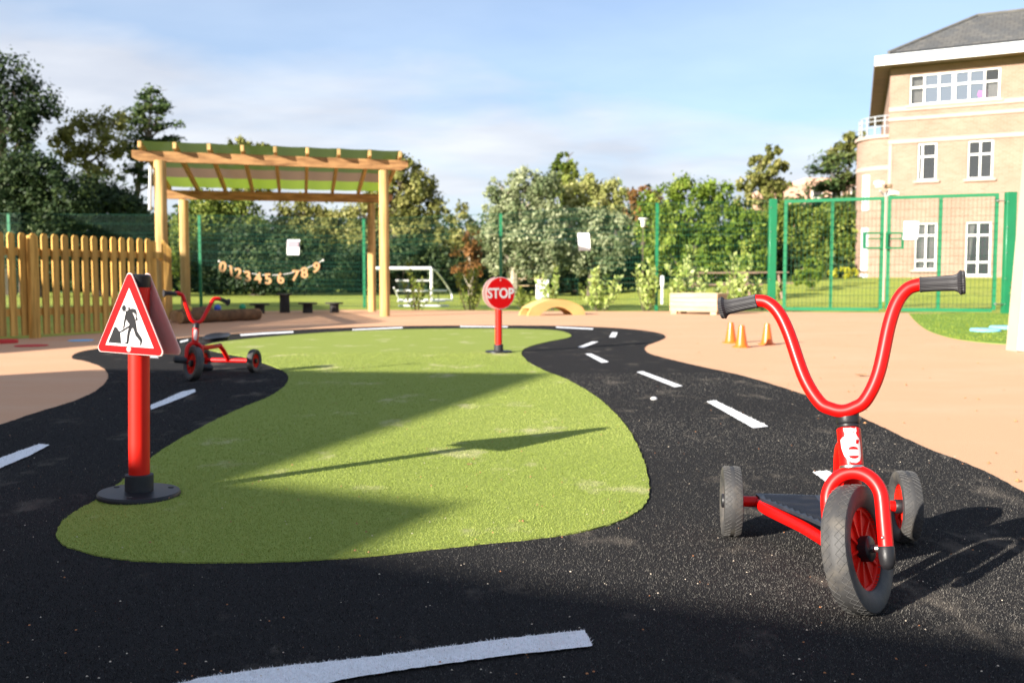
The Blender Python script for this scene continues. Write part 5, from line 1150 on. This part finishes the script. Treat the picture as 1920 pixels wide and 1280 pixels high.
# head tube with emblem
mb = MB(); mb.lathe([(.0185, .148), (.0212, .150), (.0212, .216), (.0190, .218)], C0, c_, 48); ht = mb.build('head_tube', 'red_paint', SC, smooth=35)
mb = MB(); mb.lathe([(.0200, .1425), (.0215, .144), (.0215, .148), (.0200, .1485)], C0, c_, 40); mb.build('bearing_ring', 'steel', ht, smooth=35)
mb = MB(); mb.lathe([(.0196, .2185), (.0202, .220), (.0202, .2235), (.0180, .2245), (.0196, .226), (.0205, .228), (.0205, .246), (.0196, .252), (.0175, .257), (.010, .260)], C0, c_, 40); mb.build('collar', 'black_plastic', SC, smooth=35)
mb = MB(); q = pc(0, .234); mb.tube([q + R_ * .014 + b_ * .010, q + R_ * .027 + b_ * .013], .0048, 10); mb.build('clamp_screw', 'cream', SC)
# emblem wrapped on the tube: facing the viewer
fw = (Vector((0, 0, .4)) - pc(0, .19)); fw = (fw - c_ * fw.dot(c_)).normalized(); fw = (Matrix.Rotation(math.radians(6), 3, c_) @ fw); sd = c_.cross(fw).normalized()
if sd.x < 0: sd = -sd
def wrap(x, y, rr): an = x / .0212; return C0 + c_ * (.184 + y) + (fw * math.cos(an) + sd * math.sin(an)) * rr
def decal(poly, lev, mat, nm='emblem'):
    P_ = []
    for (x0, y0), (x1, y1) in zip(poly, poly[1:] + poly[:1]):
        k = max(1, int(math.hypot(x1 - x0, y1 - y0) / .003)); P_ += [(x0 + (x1 - x0) * j / k, y0 + (y1 - y0) * j / k) for j in range(k)]
    bm = bmesh.new(); bm.faces.new([bm.verts.new((x, y, 0)) for x, y in P_])
    x0, x1 = min(p[0] for p in P_), max(p[0] for p in P_); nb_ = max(2, int((x1 - x0) / .0022))
    for i in range(1, nb_): bmesh.ops.bisect_plane(bm, geom=bm.verts[:] + bm.edges[:] + bm.faces[:], plane_co=(x0 + (x1 - x0) * i / nb_ + 1e-6, 0, 0), plane_no=(1, 0, 0))
    bmesh.ops.triangulate(bm, faces=bm.faces[:]); bm.verts.index_update(); mb = MB()
    mb.add([wrap(v.co.x, v.co.y, .0213 + lev) for v in bm.verts], [tuple(v.index for v in f.verts) for f in bm.faces]); bm.free()
    return mb.build(nm, mat, ht, smooth=0)
k_ = 1 / 8.9 / 1040                                     # enlarged photo pixels -> metres
def em(pts): return [((x - 575) * k_ * 1.0, (565 - y) * k_) for x, y in pts]
body = em([(470, 265), (500, 285), (540, 280), (585, 270), (625, 280), (655, 285), (685, 260), (692, 330), (672, 360), (690, 410), (730, 450), (748, 520), (745, 740), (710, 830), (640, 868), (570, 860), (500, 810), (450, 740), (430, 680), (405, 600), (398, 470), (440, 430), (480, 415), (495, 370), (475, 330)])
decal(body, .0002, 'white_print')
for cy_, sg in ((640, -1), (745, 1)): decal(em([(525, cy_), (690, cy_)] + [(607 + 82 * math.cos(a), cy_ + sg * 50 * math.sin(a)) for a in [k * math.pi / 8 for k in range(1, 8)]]), .0004, 'red_print', 'emblem_stripe')
decal(em([(665, 480), (715, 470), (722, 500), (700, 548), (655, 540)]), .0004, 'red_print', 'emblem_stripe')
for ex in (560, 632): decal(em([(ex, 335), (ex + 10, 350), (ex + 4, 365), (ex - 8, 358)]), .0004, 'red_print', 'emblem_dot')
decal(em([(555, 425), (640, 425), (640, 432), (555, 432)]), .0004, 'lead_grey', 'emblem_line')
# handlebar (turned a little less than the fork)
_, _, ab, cb, nbv = steering(math.radians(1), math.radians(15.2), math.radians(24.8)); Ct = C0 + Vector((-.011, .001, 0)) + cb * .249
def hb(s, t_, w=0): return Ct + ab * s + cb * (t_ - .262) + nbv * w
half = [(.020, .266, 0), (.041, .280, 0), (.066, .328, 0), (.090, .415, 0), (.107, .457, 0), (.126, .479, 0), (.146, .485, 0)]
L_pts = [hb(-s, t_, w) for s, t_, w in half]; R_pts = [hb(s, t_, w) for s, t_, w in half]
GLe, GRe = hb(-.220, .477, 0), hb(.222, .481, 0)
mb = MB(); mb.tube(catmull([L_pts[-1] + (GLe - L_pts[-1]).normalized() * .012] + L_pts[::-1] + [hb(0, .261)] + R_pts + [R_pts[-1] + (GRe - R_pts[-1]).normalized() * .012], 6), .0122, 20); hbr = mb.build('handlebar', 'red_paint', SC, smooth=60)
grip(hbr, L_pts[-1], GLe, .0129, .0208, None); grip(hbr, R_pts[-1], GRe, .0129, .0208, None)
# frame
b_, R_ = Vector((math.sin(R8), math.cos(R8), 0)), Vector((math.cos(R8), -math.sin(R8), 0))
def fp(f, l, z): p = rm - b_ * f + R_ * l; return Vector((p.x, p.y, z))
mb = MB(); mb.tube([ra + axr * .02, rb2 - axr * .02], .0125, 16)
fr = mb.build('rear_axle_tube', 'red_paint', SC, smooth=60)
mb = MB()
for s_ in (-1, 1): mb.tube(catmull([fp(.0, s_ * .128, .083), fp(.05, s_ * .118, .080), fp(.16, s_ * .060, .072), fp(.215, s_ * .034, .066), fp(.26, s_ * .020, .066), fp(.30, s_ * .008, .082)], 5), .0132, 16)
mb.build('frame_rail', 'red_paint', SC, smooth=60)
hb0 = C0 + c_ * .185 + b_ * .016; mb = MB(); dn = [hb0, C0 + c_ * .165 + b_ * .050, fp(.335, 0, .17), fp(.30, 0, .10), fp(.27, 0, .068)]
P_ = catmull(dn, 5); mb.tube(P_, [.011 + .015 * min(1, k / 8) for k in range(len(P_))], 16); mb.build('down_tube', 'red_paint', SC, smooth=60)
mb = MB(); pl = [(-.138, .018), (.138, .018), (.128, -.035), (.052, -.20), (.034, -.245), (-.034, -.245), (-.052, -.20), (-.128, -.035)]
mb.prism(rounded(pl, .008, 3), lambda x, y, h: fp(-y, x, .094 + h), (0, .007)); dk = mb.build('deck', 'deck_plastic', SC, smooth=30)
mb = MB()
def hw(f): return .128 + (.052 - .128) * (f - .035) / .165 if f > .035 else .134
for k in range(-16, 34):                                # chevron ribs, pointing forward on both halves
    for s_ in (-1, 1):
        f0 = k * .0075; pts = []
        for j in range(14):
            l = .004 + j * .0095; f = f0 + l * .85
            if -.012 < f < .236 and l < hw(max(f, .036)) - .006: pts.append(fp(f, s_ * l, .1013))
        if len(pts) > 1: mb.tube(pts, .0013, 4, False)
mb.build('deck_ribs', 'deck_plastic', dk, smooth=0)

# ---------------------------------------------------------------- tricycle
R11 = math.radians(11); C0 = Vector((-1.850, 5.556, .104)); b_, R_, a_, c_, n_ = steering(R11, math.radians(10), math.radians(-53))
rr_ = Vector((-1.63, 6.048, .078)); axr = R_.copy(); rl_ = rr_ - axr * .35; rm = (rr_ + rl_) / 2
TR = thing('tricycle', 'small red tricycle with black seat parked on the road at left', 'tricycle', (rm.x * .5 + C0.x * .5, (rm.y + C0.y) / 2, .004))
wheel(TR, C0, a_, .100, .044, .062, 10, False); wheel(TR, rr_, axr, .074, .038, .044, 8, False); wheel(TR, rl_, axr, .074, .038, .044, 8, False)
def pc(s, t_, w=0): return C0 + a_ * s + c_ * t_ + n_ * w
mb = MB(); pts = [pc(-.045, 0), pc(-.045, .075)]
for k in range(1, 8): an = math.pi - k * math.pi / 8; pts.append(pc(.045 * math.cos(an), .075 + .045 * math.sin(an)))
pts += [pc(.045, .075), pc(.045, 0)]; mb.tube(catmull(pts, 3), .0115, 12); fk = mb.build('fork', 'red_paint', TR, smooth=60)
mb = MB(); mb.lathe([(.0185, .128), (.0185, .205), (.016, .207)], C0, c_, 24); ht = mb.build('head_tube', 'red_paint', TR, smooth=35)
fw = (Vector((0, 0, .3)) - C0); fw = (fw - c_ * fw.dot(c_)).normalized(); sd = c_.cross(fw).normalized(); mb = MB(); vs = []; n_k = 8
for j, (y_, hw_) in enumerate(((.135, .004), (.145, .010), (.165, .0115), (.185, .010), (.198, .006))):
    for k in range(n_k): x_ = (k / (n_k - 1) * 2 - 1) * hw_; vs.append(C0 + c_ * y_ + (fw * math.cos(x_ / .0187) + sd * math.sin(x_ / .0187)) * .0190)
mb.add(vs, [(j * n_k + k, j * n_k + k + 1, (j + 1) * n_k + k + 1, (j + 1) * n_k + k) for j in range(4) for k in range(n_k - 1)]); mb.build('emblem', 'white_print', ht, smooth=0)
mb = MB(); mb.lathe([(.018, .207), (.018, .232), (.013, .238)], C0, c_, 20); mb.build('collar', 'black_plastic', TR)
half = [(.018, .246, 0), (.036, .262, 0), (.064, .324, 0), (.092, .383, -.001), (.108, .394, -.002), (.130, .396, -.004)]
mb = MB(); Lp = [pc(-s, t_, w) for s, t_, w in half]; Rp = [pc(s, t_, w) for s, t_, w in half]; Le, Re = pc(-.205, .386, .004), pc(.195, .384, .010)
mb.tube(catmull([Lp[-1] + (Le - Lp[-1]).normalized() * .012] + Lp[::-1] + [pc(0, .241)] + Rp + [Rp[-1] + (Re - Rp[-1]).normalized() * .012], 4), .0115, 12); hbr = mb.build('handlebar', 'red_paint', TR, smooth=60)
grip(hbr, Lp[-1], Le, .0115, .021, None); grip(hbr, Rp[-1], Re, .0115, .021, None)
def fp(f, l, z): p = rm - b_ * f + R_ * l; return Vector((p.x, p.y, z))
mb = MB(); mb.tube([rl_, rr_], .0135, 14); mb.build('rear_axle_tube', 'red_paint', TR, smooth=60)
mb = MB(); mb.tube(catmull([C0 + c_ * .165 + b_ * .01, fp(.40, 0, .215), fp(.33, 0, .185), fp(.25, 0, .178), fp(.10, 0, .180)], 5), .0135, 12); mb.tube(catmull([fp(.12, 0, .182), fp(.07, 0, .15), fp(.0, 0, .078)], 4), .0145, 12); mb.build('frame', 'red_paint', TR, smooth=60)
mb = MB(); vs = []; nS_, nR = 20, 5; seatc = fp(.16, 0, .232)
for j in range(nR + 1):
    f = j / nR
    for k in range(nS_):
        an = 2 * math.pi * k / nS_; x_ = math.cos(an); y_ = math.sin(an); wd = .085 * (1 - .28 * max(0, y_)); ln = .105
        vs.append(seatc + R_ * (x_ * wd * f) - b_ * (y_ * ln * f) + Vector((0, 0, .028 * max(0, -y_) * f * f + .010 * f * f * abs(x_) - .004)))
vs += [v - Vector((0, 0, .022)) + (seatc - v) * .12 for v in vs[-nS_:]]
mb.add(vs, [(j * nS_ + k, j * nS_ + (k + 1) % nS_, (j + 1) * nS_ + (k + 1) % nS_, (j + 1) * nS_ + k) for j in range(nR + 1) for k in range(nS_)] + [tuple((nR + 1) * nS_ + k for k in range(nS_))]); mb.build('seat', 'black_plastic', TR, smooth=60)
for s_ in (-1, 1):
    pe = pc(s_ * .062, -.012 * s_, s_ * .045); mb = MB(); mb.tube([pc(s_ * .03, 0), pc(s_ * .058, 0), pe], .006, 8); cr_ = mb.build('crank', 'black_plastic', TR); mb = MB(); mb.tube([pe + a_ * s_ * .002, pe + a_ * s_ * .02, pe + a_ * s_ * .065, pe + a_ * s_ * .075], [.014, .020, .020, .014], 8); mb.build('pedal', 'black_rubber', cr_)
